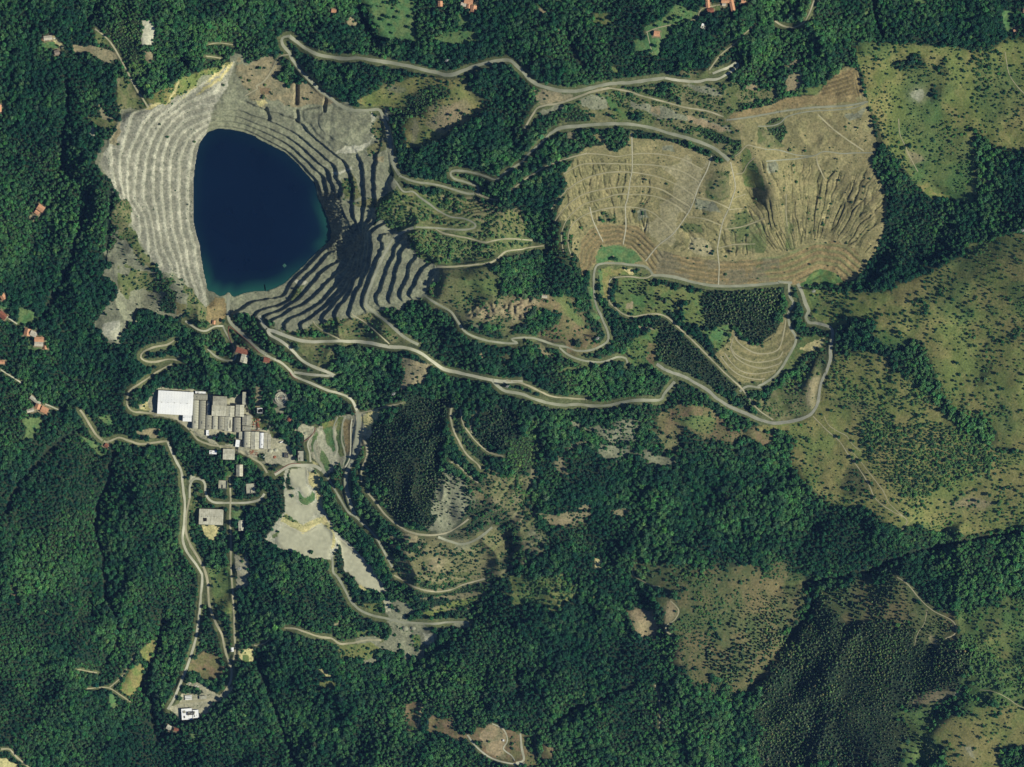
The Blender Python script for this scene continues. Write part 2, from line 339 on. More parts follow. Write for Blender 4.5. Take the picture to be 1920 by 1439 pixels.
for nm, sp in [('topmost contour track across the gullied dump', 'A3 540 1108 650 1115 750 1130 860 1115 990 1108 1130 1125 1250 1160 1370 1225'),
               ('second contour track from the top of the gullied dump', 'A3 370 1255 430 1220 510 1185 620 1180 760 1182 860 1185 1000 1190 1130 1210 1250 1250 1340 1310'),
               ('third contour track from the top of the gullied dump', 'A3 400 1365 480 1310 560 1275 680 1245 800 1240 900 1248 1000 1265 1100 1295 1200 1340 1290 1400 1330 1439'),
               ('fourth contour track from the top of the gullied dump', 'B3 310 210 360 140 420 80 500 25 A3 600 1375 740 1352 860 1345 980 1345 1080 1370 1180 1430 B3 1280 110'),
               ('fifth contour track curving round the dump shoulder', 'B3 370 440 355 330 370 250 420 170 520 90 640 55 760 20 860 20 980 25 1080 50 1180 100 1260 165'),
               ('lowest contour track above the brown ploughed rings', 'B3 430 470 405 380 410 290 450 220 520 170 600 140 720 115 820 110 900 115 990 140 1060 190 1120 250 1160 295'),
               ('short contour track at the dark dump edge', 'B3 280 130 330 60 370 15 400 -25')]:
    road('path', 2.2, nm, sp)
for nm, sp in [('concrete drain straight down the gullied dump', 'A3 860 960 865 1200 850 1300 830 1439 B3 815 110 820 250 805 350 800 380'),
               ('short concrete drain through the brown rings', 'B3 560 110 580 200 620 290 655 360'),
               ('long pale drain slanting down to the green half disc', 'A3 1435 1125 1400 1230 1340 1350 1310 1439 B3 1290 110 1250 180 1160 300 1050 390 960 500'),
               ('drain dividing the two dump bowls', 'A3 1570 1170 1590 1260 1605 1350 1580 1439 B3 1560 120 1515 220 1490 340 1480 420 1490 540 1485 680')]:
    road('drain', 2.4, nm, sp)
road('path', 2.4, 'grey drain in the middle of the eastern bowl', 'A4 425 1120 430 1180 480 1290')
road('path', 2.6, 'pale drain running down among eastern gullies', 'B4 205 20 205 150 215 250')
road('path', 2.6, 'faint oblique track over the bare eastern slope', 'A4 430 830 560 950 760 1090')
road('gravel', 2.6, 'grey contour track across the bare eastern slope', 'A4 50 1080 150 1085 280 1120 400 1125 480 1095 600 1110 700 1105 840 1105')
road('gravel', 2.6, 'lower grey track joining the eastern contour track', 'A4 60 1165 180 1155 300 1145 410 1125')
road('path', 2.8, 'track over the shadowed spur crest', 'A3 1600 1130 1640 1100 1690 1050 1740 1060 1830 1080')
road('path', 2.8, 'bent track at the foot of the spur', 'A3 1610 1255 1660 1245 1690 1190 1740 1140')
for nm, sp in [('short spur track, topmost beside the dividing drain', 'B3 1600 45 1680 20'), ('short spur track, second beside the dividing drain', 'B3 1560 130 1660 120'),
               ('longer spur track, third beside the dividing drain', 'B3 1530 270 1640 255 1720 230 1820 190'), ('short spur track, lowest beside the dividing drain', 'B3 1490 405 1600 380 1750 375'),
               ('cross track left of the dividing drain', 'B3 1270 180 1380 195 1500 240'), ('upper cross track left of the dividing drain', 'B3 1330 40 1450 70 1560 120')]:
    road('path', 2.2, nm, sp)
road('gravel', 6.0, 'grey road along the foot of the big dump', 'B3 1010 600 1150 610 1300 650 1450 675 1600 680 1750 670 1919 655 B4 150 650 250 655')
road('gravel', 5.0, 'grey loop road around the green half disc', 'B3 640 890 610 830 595 760 590 680 590 590 610 530 660 515 760 515 860 525 950 535 1000 570 1010 600')
road('track', 3.2, 'sandy inner loop road below the green half disc', 'B3 1010 600 960 622 850 612 740 617 703 640 700 700 700 790 740 830 800 880 870 900 950 885 1050 880 1120 905 1180 960 1280 1050 1380 1150 1460 1230 1560 1330 1640 1400 C3 1700 170 1760 250 1840 310 1880 335')
road('gravel', 4.5, 'grey road curving round the grassy knoll', 'B3 640 890 660 940 690 1010 690 1070 640 1110 560 1140 470 1145 400 1120 350 1110 300 1100 200 1065 120 1050 0 1060 B2 1880 1090 1740 1085 1620 1060 1510 1010 1450 930 1400 860 1290 800 1200 740')
road('gravel', 4.0, 'grey road branch descending into the wood below the knoll', 'B3 340 1120 400 1170 500 1210 600 1225 670 1220 760 1190 820 1200 830 1240')
road('gravel', 6.5, 'wide grey road through the wood in the centre', 'C2 1700 50 1750 100 1800 130 1919 150 C3 130 175 210 200 280 220 380 230 480 225 580 235 700 230 800 210 900 195 1060 195 1090 160 1110 130 1170 60')
road('asphalt', 6.5, 'grey road sweeping round the bottom of the hillside bend', 'B3 1040 1240 1120 1290 1240 1330 1310 1370 1400 1420 C3 1480 185 1570 240 1680 290 1780 335 1870 360 1919 360 C4 250 345 330 325 390 290 430 230 445 150 460 70 490 0 B4 490 1310 525 1210 525 1130 540 1040 535 990 500 965 420 945')
road('gravel', 7.0, 'grey road from dump foot to the hillside bend', 'B4 420 945 370 940 350 900 370 860 345 800 320 720 290 660')
road('gravel', 5.5, 'gravel lane beside the small terraced dump', 'B4 230 660 230 740 260 800 235 850 220 900 240 980 275 1040 270 1100 220 1190 180 1260 120 1330 40 1385 0 1400 B3 1790 1410 1700 1400 1660 1420 1640 1439')
road('pale', 7.0, 'broad pale road climbing along the quarry foot', 'B2 20 890 40 940 80 990 120 1000 200 1030 300 1065 400 1080 520 1075 640 1075 760 1080 860 1095 960 1115 1060 1120 1140 1140 1200 1170 1270 1220 1350 1275 1450 1300 1560 1325 1700 1355 1800 1365 1919 1365')
road('pale', 6.0, 'pale road zigzag ending in a spike', 'B2 85 1000 100 1030 170 1070 260 1140 330 1210 420 1260 540 1310 550 1325 400 1315 270 1300')
road('pale', 5.0, 'pale road from the lake outlet down towards the basins', 'B2 0 1120 80 1180 180 1230 250 1290 280 1330 400 1380 520 1430 C2 580 140 680 185 725 270')
road('gravel', 8.0, 'grey lane beside the terraced basins', 'C2 725 270 740 320 735 400 720 500 700 600 670 680 650 730 645 800 660 880 690 980 710 1020')
road('track', 3.6, 'light track continuing in the wood right of centre', 'C3 -40 50 0 60 80 75 180 120 280 165 400 180 540 188')
road('gravel', 6.0, 'grey haul road running down between the dark quarry benches', 'B2 1150 255 1070 285 1000 330 940 420 900 500 840 640 790 790 830 850 960 950 1060 1040 1170 1100')
road('gravel', 4.0, 'grey track with hairpin above the quarry benches', 'B2 1150 255 1280 260 1400 270 1500 275 1570 260 1575 232 1500 195 1400 180 1310 135 1260 95 1180 40 1130 0 A2 1060 1380 1000 1300')
road('track', 3.4, 'pale track through shrubs towards the dump', 'B2 1280 260 1350 300 1450 320 1550 340 1650 365 1750 345 1850 340 1919 345 B3 80 345 150 350')
road('track', 3.8, 'pale track over the grassy knoll saddle', 'B2 1300 540 1420 540 1550 530 1700 505 1800 430 1919 415 B3 100 405 230 390')
road('track', 2.6, 'narrow track from the benches to the pale road', 'B2 410 930 440 970 520 1020 600 1060')
road('track', 2.6, 'dirt track on the slope below the benches', 'B2 690 880 720 900 800 950 880 1020 960 1095')
road('gravel', 7.5, 'grey quarry entrance road at the lake outlet', 'B1 1640 740 1640 850 1650 930 1720 1000 1790 1070 1850 1130 1919 1170')
road('gravel', 4.0, 'grey lane curving behind the red roofed hall', 'B1 1600 960 1620 1010 1660 1080 1690 1150 1690 1200 1640 1215 1560 1190 1490 1130')
road('pale', 3.6, 'white lane leading left from the quarry entrance', 'B1 1600 965 1540 970 1480 1000 1420 990 1330 930')
road('track', 4.2, 'sandy hairpin in the wood above the factory', 'B1 1260 1060 1200 1100 1100 1120 1030 1150 1010 1190 1050 1220 1120 1225 1200 1205 1280 1210')
road('track', 4.0, 'lane through the wood to the factory and down its front', 'B1 1230 1240 1120 1300 1020 1370 930 1430 C1 920 150 910 220 950 275 1050 285 1150 300 1250 320 1310 360 1370 420 1420 480 1500 515 1600 530 1680 545 1750 580 1820 620 1880 660 1919 720')
road('track', 4.0, 'pale lane winding across the wood left of the factory', 'C1 570 265 610 320 650 390 690 450 760 495 850 465 930 490 1000 510 1100 500 1200 490')
road('pale', 3.4, 'short lane beside the long grey farmhouse', 'C1 320 225 360 240 420 265')
road('pale', 5.2, 'tree lined valley road along the left', 'C1 1200 490 1240 590 1270 650 1300 710 1310 820 1325 950 1320 1080 1310 1200 1340 1290 1400 1370 1440 1439 D1 1450 70 1440 200 1425 350 1400 530 1350 690 1300 820 1250 940 1200 1030')
road('track', 4.6, 'pale works road running beside the valley road', 'C1 1360 900 1340 1000 1335 1150 1370 1250 1430 1350 1470 1430 D1 1490 130 1500 280 1540 390 1590 490 1620 620 1640 680 1660 770 1640 860 1580 930 1500 960 1400 970 1280 990')
road('pale', 5.0, 'pale loop road above the large hall', 'C1 1360 900 1362 810 1390 765 1440 765 1470 800 1480 880 1530 930 1640 935 1760 935 1860 915 1900 870')
road('track', 3.8, 'straight narrow lane past the small hall', 'C1 1650 740 1655 900 1650 1040 1655 1200 1660 1439 D1 1675 300 1685 600 1670 680')
road('pale', 7.0, 'pale works lane between plant and basins', 'C2 130 730 240 670 330 665 420 670 470 700')
road('gravel', 4.6, 'grey lane along the right bank of the basins', 'C2 470 700 530 780 600 900 660 1000 710 1030 770 1090 850 1170 900 1250 980 1400')
road('gravel', 3.4, 'left curved lane of the terraced basins', 'C2 585 320 560 380 560 460 585 540 570 590')
road('gravel', 3.4, 'middle curved lane of the terraced basins', 'C2 640 310 620 370 615 480 640 590 625 660')
road('pale', 2.6, 'right pale curved lane of the terraced basins', 'C2 690 330 680 400 680 540 670 620 640 680')
road('gravel', 4.0, 'lane between the two green basin banks', 'C2 430 480 415 540 450 640 500 720')
road('pale', 4.0, 'whitish curved lane at the top basin', 'C2 420 400 400 450 370 510 385 580 390 640')
road('track', 4.2, 'pinkish track on the left of the round plantation', 'C2 760 790 760 700 790 620 800 560 780 480')
road('track', 4.0, 'beige ring track below the round plantation', 'C2 790 850 860 930 930 1020 1010 1090 1100 1140 1200 1165 1310 1165 1400 1140 1480 1090 1530 1050')
road('gravel', 5.0, 'grey track outside the ring track', 'C2 1310 1180 1420 1220 1500 1230 1600 1190 1700 1110')
road('track', 4.2, 'outer left arc track of the conifer mound', 'C2 1405 250 1400 330 1430 430 1480 530 1530 600 1590 650 1620 690')
road('track', 3.4, 'inner arc track of the conifer mound', 'C2 1470 260 1490 360 1540 440 1600 510 1680 570 1780 600')
road('track', 3.0, 'short inner arc track at the conifer mound top', 'C2 1600 270 1550 350 1550 430')
road('track', 3.0, 'dirt track from basins into the wood', 'C2 730 290 830 270 900 250 1060 215')
road('track', 2.6, 'faint track beside the brown plantation scar', 'C2 1400 640 1450 660 1530 740 1600 790')
road('gravel', 5.0, 'grey road from basins down to the debris fan', 'C2 545 1330 550 1400 555 1439 D2 590 80 640 170 690 260 760 320 850 355 950 375 1050 400 1150 405 1280 410 1380 400 1530 400')
road('track', 4.4, 'pale track left of the debris fan', 'D2 200 440 280 445 380 480 460 505 540 515 600 555 700 550 800 530 900 530')
road('track', 2.8, 'short forest track at the far left of the debris fan', 'D2 -20 565 0 570 60 550 95 520')
road('track', 3.4, 'curved track on the scrub slope above the debris fan', 'D2 990 60 1060 100 1150 150 1280 180 1400 165 1500 125 1650 85')
road('pale', 3.4, 'pale lane along the brown clearing at the bottom', 'D2 1520 1210 1580 1290 1680 1370 1800 1410 1919 1420 D3 85 1405')
road('pale', 2.6, 'crooked path in the brown clearing at the bottom', 'D2 1700 1130 1780 1170 1810 1250 1780 1310 1840 1360 1870 1410')
road('pale', 5.0, 'white lane at the right of the bottom clearing', 'D3 60 1200 70 1300 85 1390 30 1412')
road('path', 2.0, 'long sandy footpath down the grassy hillside', 'C4 400 310 500 410 590 490 650 580 740 700 800 800 840 890 900 950 980 1000 1075 1055 1040 1130')
road('path', 1.6, 'thin footpath beside the long hillside path', 'C4 480 310 510 370 580 420 640 450 680 510 740 560')
road('path', 1.6, 'thin footpath joining the lower hillside path', 'C4 640 540 720 610 860 790 910 860 950 940 1075 1055')
road('path', 2.4, 'pale footpath curving on the lower right ridge', 'D4 1005 70 1080 120 1170 230 1260 310 1380 370 1425 420 1415 480 1350 510')
road('path', 1.4, 'thin path dropping from the lower right ridge', 'D4 1220 300 1200 400 1150 480 1130 560')
road('path', 1.6, 'faint path over the bottom right meadow', 'D4 1600 880 1690 890 1780 930 1870 990 1919 1010')
road('path', 2.0, 'short pale path above the scrub slope', 'D3 865 20 880 65 960 110 1010 135 1065 138')
road('path', 2.6, 'zigzag pale path in the scrub clearing', 'D3 1140 240 1200 310 1170 380 1110 420 1115 465 1160 490')
road('path', 2.0, 'straight pale path in the dark wood at the bottom', 'D3 1030 850 1060 940 1065 1070 1060 1160')
road('path', 2.4, 'short path in the wood left of the beige field', 'D1 550 740 690 765')
road('path', 2.4, 'curved path meeting the beige field corner', 'D1 620 880 740 870 790 880 850 920 930 975')
road('path', 2.6, 'field path along the beige field', 'D1 780 870 870 790 960 640')
road('track', 3.4, 'forest lane down to the quarry rim at upper left', 'A1 685 210 760 270 820 340 870 430 930 540 980 640 1040 730 1070 780')
road('path', 2.2, 'upper forest switchback near the quarry rim', 'A1 1500 320 1580 310 1690 325')
road('path', 2.2, 'lower forest switchback near the quarry rim', 'A1 1480 405 1590 420')
road('path', 2.4, 'short pale lane by the red roofed cottage lawn', 'A3 960 240 1040 210 1150 185')
road('path', 2.4, 'bent lane to the farm cluster at top', 'A3 1280 155 1330 140 1360 75 1440 55 1510 40')
road('path', 1.6, 'garden path across the square lawn', 'A3 970 240 990 330 1010 390')
road('path', 3.0, 'light lane through the wood at upper right', 'A3 1415 510 1500 400 1600 320 1660 260 1740 190')
road('track', 3.6, 'curved lane at the top edge on the right', 'A4 120 160 180 195 260 205 330 170 370 100 405 0 410 -60')
road('pale', 2.6, 'pale lane fragment in the left wood', 'B1 0 1280 80 1330 150 1375')
road('pale', 2.8, 'lane past the brown roofed house at left', 'B1 0 860 60 910 120 950')
road('track', 3.4, 'dirt lane in the bottom left corner', 'D1 0 1315 60 1315 110 1370 180 1430 220 1470')
road('path', 2.6, 'garden lane by the top left cottage', 'A1 390 290 420 305 450 350')
for nm, sp in [('top contour lane of the small terraced dump', 'B3 1600 1000 1610 1060 1660 1110 1750 1160 1850 1160 1919 1130 B4 185 1040 205 920'),
               ('second contour lane of the small terraced dump', 'B3 1590 1050 1580 1130 1640 1190 1740 1225 1840 1220 1919 1195 B4 185 1150'),
               ('third contour lane of the small terraced dump', 'B3 1570 1110 1600 1180 1680 1240 1800 1270 1919 1240 B4 175 1215'),
               ('fourth contour lane of the small terraced dump', 'B3 1530 1160 1570 1220 1650 1290 1760 1310 1900 1285'),
               ('lowest contour lane of the small terraced dump', 'B3 1500 1180 1560 1260 1640 1320 1760 1350 1820 1345')]:
    road('path', 2.6, nm, sp)

for nm, sp in [('faint track down the upper right slope beside the dump edge', 'A4 1010 860 1020 970 1060 1060 1090 1130 1150 1240'), ('pale boundary track at the right edge high up', 'A4 1770 380 1780 440 1800 540 1850 620 1919 690 1990 740')]:
    road('path', 1.6, nm, sp)
road('drain', 1.6, 'white lined drain along the right side of the basins', 'C2 365 700 375 790 430 865 440 930 490 1000 545 1110 575 1180 640 1225 740 1310')
road('drain', 1.6, 'white edge line on the lower basin embankment', 'C2 160 1070 190 1090 260 1120 330 1150 380 1140 430 1110')
road('drain', 1.6, 'white edge line round the green basin bank', 'C2 215 850 260 860 290 900 320 940 370 960')

def sample(A, px, py):
    fx = np.clip(np.interp(np.asarray(px), gx, gxi), 0, NX - 1.001); fy = np.clip(np.interp(np.asarray(py), gy, gyi), 0, NY - 1.001)
    i = fx.astype(int); j = fy.astype(int); a = fx - i; b = fy - j
    return (A[j, i] * (1 - a) + A[j, i + 1] * a) * (1 - b) + (A[j + 1, i] * (1 - a) + A[j + 1, i + 1] * a) * b

KEEP = np.zeros((NY, NX), np.float32)
for q in ['A3 0 560 700 560 1919 560 A4 600 420 760 500 870 800 950 1439 B4 930 200 850 480 760 640 300 1439 0 1439 B3 1000 1200 600 1000 400 1200 150 1100 200 200 A3 350 900', 'A4 700 280 2300 280 B4 2300 200 1919 1439 C4 2300 1100 1100 1080 560 980 0 420 400 250 B4 500 1000 700 700 1600 350 A4 1500 1439 1000 1200', 'D3 880 0 1919 0 D4 1000 0 1450 400 1400 520 700 400 340 260 160 640 D3 1850 740 1560 950 1330 850 1080 450', 'D4 1480 950 2300 900 2300 1800 1250 1800 1200 1200', 'A2 700 -60 1600 -60 A3 1700 -60 1600 150 1050 420 850 380 A2 1600 350 1000 310 850 200', 'A2 700 720 1150 540 1500 560 1680 770 1200 1070 1050 950', 'D1 830 950 1000 600 1110 500 1050 900', 'D2 1180 1230 1280 1050 1919 1150 D3 200 1250 200 1439 D2 1600 1380', 'C1 1000 60 1919 100 C2 900 250 700 700 1000 1439 D2 1400 700 600 700 C2 0 1200 C1 1400 1200 1000 350']:
    KEEP = np.maximum(KEEP, softmask(q, 2))
KEEP = np.clip(blur(np.maximum(KEEP, PIT_M), 24), 0, 1)
rid = 1 - np.abs(2 * fbm(X + (fbm(X, Y, 80, 2, 66) - .5) * 70, Y, 130, 3, 61) - 1)
Z += (1 - KEEP) * ((rid - .7) * 46 + (fbm(X, Y, 46, 2, 63) - .5) * 16) + KEEP * (1 - PIT_M) * (fbm(X, Y, 120, 3, 67) - .5) * 12 + (1 - PIT_M) * (fbm(X, Y, 26, 2, 65) - .5) * 3
RAV = ['C1 810 560 780 750 740 870 700 950 682 1020 690 1200 735 1340 745 1439 D1 750 200 775 260 840 400 830 520 790 620 760 700', 'D1 1150 380 1130 560 1060 740 1010 850 1050 930 1090 980 1085 1150 1120 1250', 'C1 560 400 400 500 270 640 180 740 100 850 40 1000',
       'D2 0 640 90 900 150 1080 230 1300 275 1439', 'D3 860 850 600 970 420 1040 280 1170', 'D3 55 740 40 900', 'C4 1919 1145 1500 1200 1100 1300 800 1420 D3 1919 140', 'D4 345 130 400 260 250 480 200 560 80 720 0 800 D3 1850 760 1680 910', 'A4 830 0 850 130 900 250', 'A1 700 40 650 140 640 180', 'A1 1510 330 1570 400 1500 450', 'A1 1300 440 1400 560', 'A1 480 560 470 900 450 1200', 'B1 800 0 780 300 740 480', 'A2 730 60 800 220 860 290', 'A3 400 170 420 330 520 480', 'B1 640 0 560 300 440 640 300 900']
RAV_M = np.zeros((NY, NX), np.float32)
for q in RAV:
    l = smoothline(P(q), 8); s = bbox(l, 40); d, par = linedist(WX[s], WY[s], l)
    Z[s] -= 9 * sst(26, 0, d) + 5 * sst(7, 2, d)
    RAV_M[s] = np.maximum(RAV_M[s], sst(4.2, 2.6, d))
TANM = np.clip(softmask('B2 1540 850 1650 790 1800 790 1919 770 1919 880 1800 900 1650 950 1500 880', 3) + softmask('B3 0 780 180 740 220 800 130 900 0 960', 3), 0, 1)
Z += TANM * np.abs(fbm(X, Y, 10, 3, 95) - .5) * 26
# old contour benches on the centre hill and on the slope between quarry and dump
CBH = blur(softmask('C2 1040 1110 1300 1180 1500 1100 1560 960 1560 800 1640 720 1919 700 C3 150 900 250 1290 C2 1800 1439 D2 1500 350 1250 300 1000 60 C2 880 1250', 3), 5); CB = blur(softmask('A2 1100 1400 B2 1500 20 1919 150 1919 480 1500 500 1250 420 1100 300 960 150', 3), 5)
cbu = Z / 5.5 + (fbm(X, Y, 40, 2, 71) - .5) * .9; cbf = cbu - np.floor(cbu)
Z = Z + .85 * CB * (5.5 * (np.floor(cbu) + .1 * cbf + .9 * sst(.45, .85, cbf)) - 5.5 * cbu)
hr = np.hypot(X - 845, (Y - 850) * 1.05) / 19.0 + (fbm(X, Y, 50, 3, 73) - .5) * 1.5; hbf = hr - np.floor(hr)
Z += CBH * 6.0 * (hbf - sst(.5, .85, hbf))
# level benches: basins, yards
def level(spec, z=None, r=3):
    global Z
    M = softmask(spec, r, False)
    if z is None: z = float(Z[M > .6].mean())
    Z = Z * (1 - M) + z * M
POND = [('C2 250 690 340 675 370 700 350 780 380 840 370 890 345 890 300 820 250 815 240 740', -28), ('C2 215 840 260 860 300 930 370 960 440 930 490 980 495 1010 430 1000 380 1050 330 1080 260 1050 205 1000', -34),
        ('C2 190 1090 330 1150 440 1110 480 1090 540 1150 545 1220 520 1300 530 1330 420 1340 330 1310 200 1270 140 1210 150 1160', -40),
        ('C2 580 1180 640 1220 740 1310 830 1390 850 1439 D2 870 60 920 140 950 190 890 200 740 130 680 60 640 0 C2 640 1430 620 1320 600 1240', -47)]
for sp, z in POND: level(sp, z, 4)
YARD = 'C1 1060 180 1110 120 1170 100 1440 130 1520 160 1640 180 1760 140 1800 270 1830 320 C2 0 320 60 360 110 430 160 470 250 530 290 640 240 680 60 640 0 630 C1 1880 640 1700 560 1500 500 1400 440 1330 380 1280 340 1100 300 1060 260'
level(YARD, -22, 5)
level('D1 1340 820 1400 820 1500 870 1580 930 1640 860 1680 850 1640 930 1530 980 1500 1060 1440 1100 1290 1110 1260 1060 1200 1020 1280 990', -93, 5)
ROAD_M = np.zeros((NY, NX), np.float32)
roads = []
for kind, w, lab, pts in R:
    l = smoothline(pts, 4.0)
    z = sample(Z, l[:, 0], l[:, 1])
    for _ in range(14 if w > 3 else 6):
        z[1:-1] = (z[:-2] + 2 * z[1:-1] + z[2:]) / 4
    cum = np.concatenate([[0], np.cumsum(np.hypot(*np.diff(l, axis=0).T))])
    s = bbox(l, w / 2 + 9); d, par = linedist(X[s], Y[s], l)
    zr = np.interp(par, cum, z).astype(np.float32)
    soft = 5.0 if w > 3 else 2.5
    k = sst(w / 2 + soft, w / 2 + .6, d)
    Z[s] = Z[s] * (1 - k) + zr * k
    ROAD_M[s] = np.maximum(ROAD_M[s], sst(w / 2 + (6.8 if w > 3 else 3.8), w / 2 + (4.8 if w > 3 else 2.2), d))
    roads.append((kind, w, lab, l))
# ------------------------------------------------------------------ land cover
TYP = {'forest': ((.022, .040, .026), (.034, .046, .026)), 'rockl': ((.43, .43, .35), (.30, .305, .245)), 'rockg': ((.245, .26, .18), (.185, .195, .14)),
       'tail': ((.272, .245, .128), (.222, .210, .106)), 'moor': ((.08, .115, .048), (.155, .135, .07)), 'palet': ((.35, .325, .20), (.29, .27, .16)), 'brown': ((.27, .212, .11), (.228, .188, .096)),
       'basin': ((.43, .43, .32), (.41, .412, .305)), 'lawn': ((.085, .185, .072), (.13, .195, .078)), 'dry': ((.155, .205, .066), (.24, .222, .092)),
       'olive': ((.105, .16, .058), (.155, .175, .068)), 'heath': ((.20, .15, .092), (.145, .145, .068)), 'dirt': ((.285, .25, .155), (.215, .205, .13)),
       'sand': ((.56, .50, .255), (.44, .42, .21)), 'pale': ((.47, .475, .38), (.40, .405, .315)), 'yard': ((.39, .38, .275), (.31, .305, .225)),
       'tan': ((.32, .262, .165), (.235, .218, .13)), 'scrub': ((.175, .175, .09), (.108, .138, .056)), 'green': ((.08, .16, .056), (.13, .172, .062)), 'dark': ((.05, .075, .036), (.09, .095, .046))}
N1 = fbm(X, Y, 34, 4, 201, .6); N2 = fbm(X, Y, 9, 3, 211, .6); N3 = fbm(X, Y, 140, 3, 221)
mixn = np.clip((N1 - .5) * 3.0 + (N2 - .5) * 3.4 + (N3 - .5) * 1.2 + .5, 0, 1)
ALB = np.zeros((NY, NX, 3), np.float32)
def tcol(t, m):
    a, b = TYP[t]; a = np.array(a, np.float32); b = np.array(b, np.float32)
    return a * (1 - m[..., None]) + b * m[..., None]
ALB[:] = tcol('forest', mixn)
DENS = np.ones((NY, NX), np.float32); FAM = np.zeros((NY, NX), np.int8); BRI = np.zeros((NY, NX), np.float32)
SOFT = {'moor', 'scrub', 'olive', 'green', 'heath', 'tan', 'palet', 'dark', 'rockg', 'dirt'}
SWX = (fbm(X, Y, 30, 3, 81, .6) - .5) * 52; SWY = (fbm(X, Y, 30, 3, 87, .6) - .5) * 52
def cover(t, dens, spec, fam=2, bri=0.0, warp=True):
    pts = P(spec) if isinstance(spec, str) else spec
    area = abs(np.dot(pts[:, 0], np.roll(pts[:, 1], 1)) - np.dot(pts[:, 1], np.roll(pts[:, 0], 1))) / 2
    if warp and area > 900 and (t in SOFT or (t == 'forest' and fam == 1)):
        k = min(1.0, area / 6000)
        s = bbox(pts, 30); m = inpoly(X[s] + SWX[s] * k + (WX[s] - X[s]), Y[s] + SWY[s] * k + (WY[s] - Y[s]), pts)
    else:
        s, m = polymask(pts, warp)
    if t is not None:
        ALB[s][m] = tcol(t, mixn[s])[m]
    DENS[s][m] = dens; FAM[s][m] = fam; BRI[s][m] = bri
F_B, F_C, F_S = 0, 1, 2
# --- upper left
cover('forest', 1, 'A1 880 150 1010 140 1030 420 1060 520 990 590 900 480 820 320 760 220', F_S, .55)
cover('pale', 0, 'A1 1020 150 1060 145 1115 210 1090 320 1030 340 1015 250'); cover('dirt', 0, 'A1 1030 380 1085 370 1095 430 1060 480')
cover('dirt', .03, 'A1 530 330 620 330 780 360 850 390 860 430 770 440 620 390 520 380'); cover('scrub', .35, 'A1 690 220 740 260 820 350 700 320')
cover('lawn', 0, 'A1 300 310 400 300 410 345 310 350'); cover('sand', 0, 'A1 300 255 400 255 440 290 460 350 430 340 400 300 310 295'); cover('pale', .1, 'A1 660 900 700 930 690 990 650 980')
cover('scrub', .3, 'A1 620 840 720 840 850 880 800 940 700 900'); cover('dirt', .1, 'A1 700 730 760 820 860 870 730 850'); cover('dirt', .35, 'A1 835 560 870 560 890 690 960 640 960 710 850 680')
cover('dry', .25, 'A1 830 800 1100 700 1300 580 1650 440 1700 420 1400 660 1220 760 1060 810 900 850'); cover('scrub', .5, 'A1 860 500 930 600 1010 700 1040 800 900 830 850 740')
# --- quarry
cover('rockg', 0, PIT, F_S); cover('rockg', 0, SHORE)
cover('rockl', .007, 'A1 1690 430 1540 545 1400 640 1220 740 1060 790 900 830 830 940 780 1050 720 1180 800 1310 880 1439 B1 940 130 950 250 1000 340 1050 430 1130 520 1200 600 1300 650 1400 760 1480 850 1490 650 1440 380 1395 210 1395 0 A1 1395 1300 1420 1110 1440 1030 1500 960 1530 860 1540 760 1620 640')
for q in ('A1 1690 430 1600 560 1480 650 1400 700 1440 650 1560 560 1650 460', 'A1 1300 590 1240 720 1180 760 1230 700 1280 600', 'A1 1420 620 1330 710 1290 740 1340 690 1400 630', 'A1 1640 450 1560 540 1440 640 1530 540 1620 450', 'A1 1120 740 1040 800 1100 790 1160 750'):
    cover('sand', 0, q)
cover('dirt', .06, 'A1 1700 470 1919 400 A2 140 420 210 560 300 570 420 620 480 700 330 740 200 700 A1 1919 740 1800 680 1750 600'); cover('heath', .02, 'A2 30 630 110 640 100 690 40 680')
cover('sand', 0, 'A1 1840 730 1919 720 A2 90 750 40 780 A1 1870 780'); cover('dirt', .05, 'A2 310 600 420 630 560 740 480 760 310 740')
cover('pale', 0, 'A2 570 1110 640 1050 740 1050 820 1020 860 950 820 1040 760 1080 600 1110'); cover('pale', 0, 'A2 830 800 860 850 820 880'); cover('scrub', .4, 'A2 830 900 870 850 920 880 940 1000 880 1000 830 950')
cover('scrub', .15, 'A2 800 1070 880 1010 950 1010 940 1090 830 1120'); cover('pale', 0, 'A2 550 1240 700 1205 700 1225 570 1260'); cover('dirt', .0, 'A2 840 1140 930 1130 920 1175 850 1170')
cover('scrub', .45, 'A2 620 1300 680 1260 720 1300 760 1430 620 1430'); cover('scrub', .25, 'B2 690 70 960 40 870 120 740 110'); cover('rockg', .02, 'A2 590 1260 640 1240 700 1280 620 1300 640 1430 590 1430')
cover('pale', 0, 'B2 270 650 350 630 370 660 310 690'); cover('scrub', .4, 'B2 270 700 350 680 300 760 250 790')
cover('rockg', .03, 'B1 1500 700 1600 750 1720 730 1919 700 1919 860 1800 900 1680 760 1600 800'); cover('brown', .04, 'B1 1490 840 1550 750 1620 760 1630 900 1560 960 1500 940 1470 900')
cover('dirt', .1, 'A1 860 870 830 940 790 1040 840 1060 870 960')
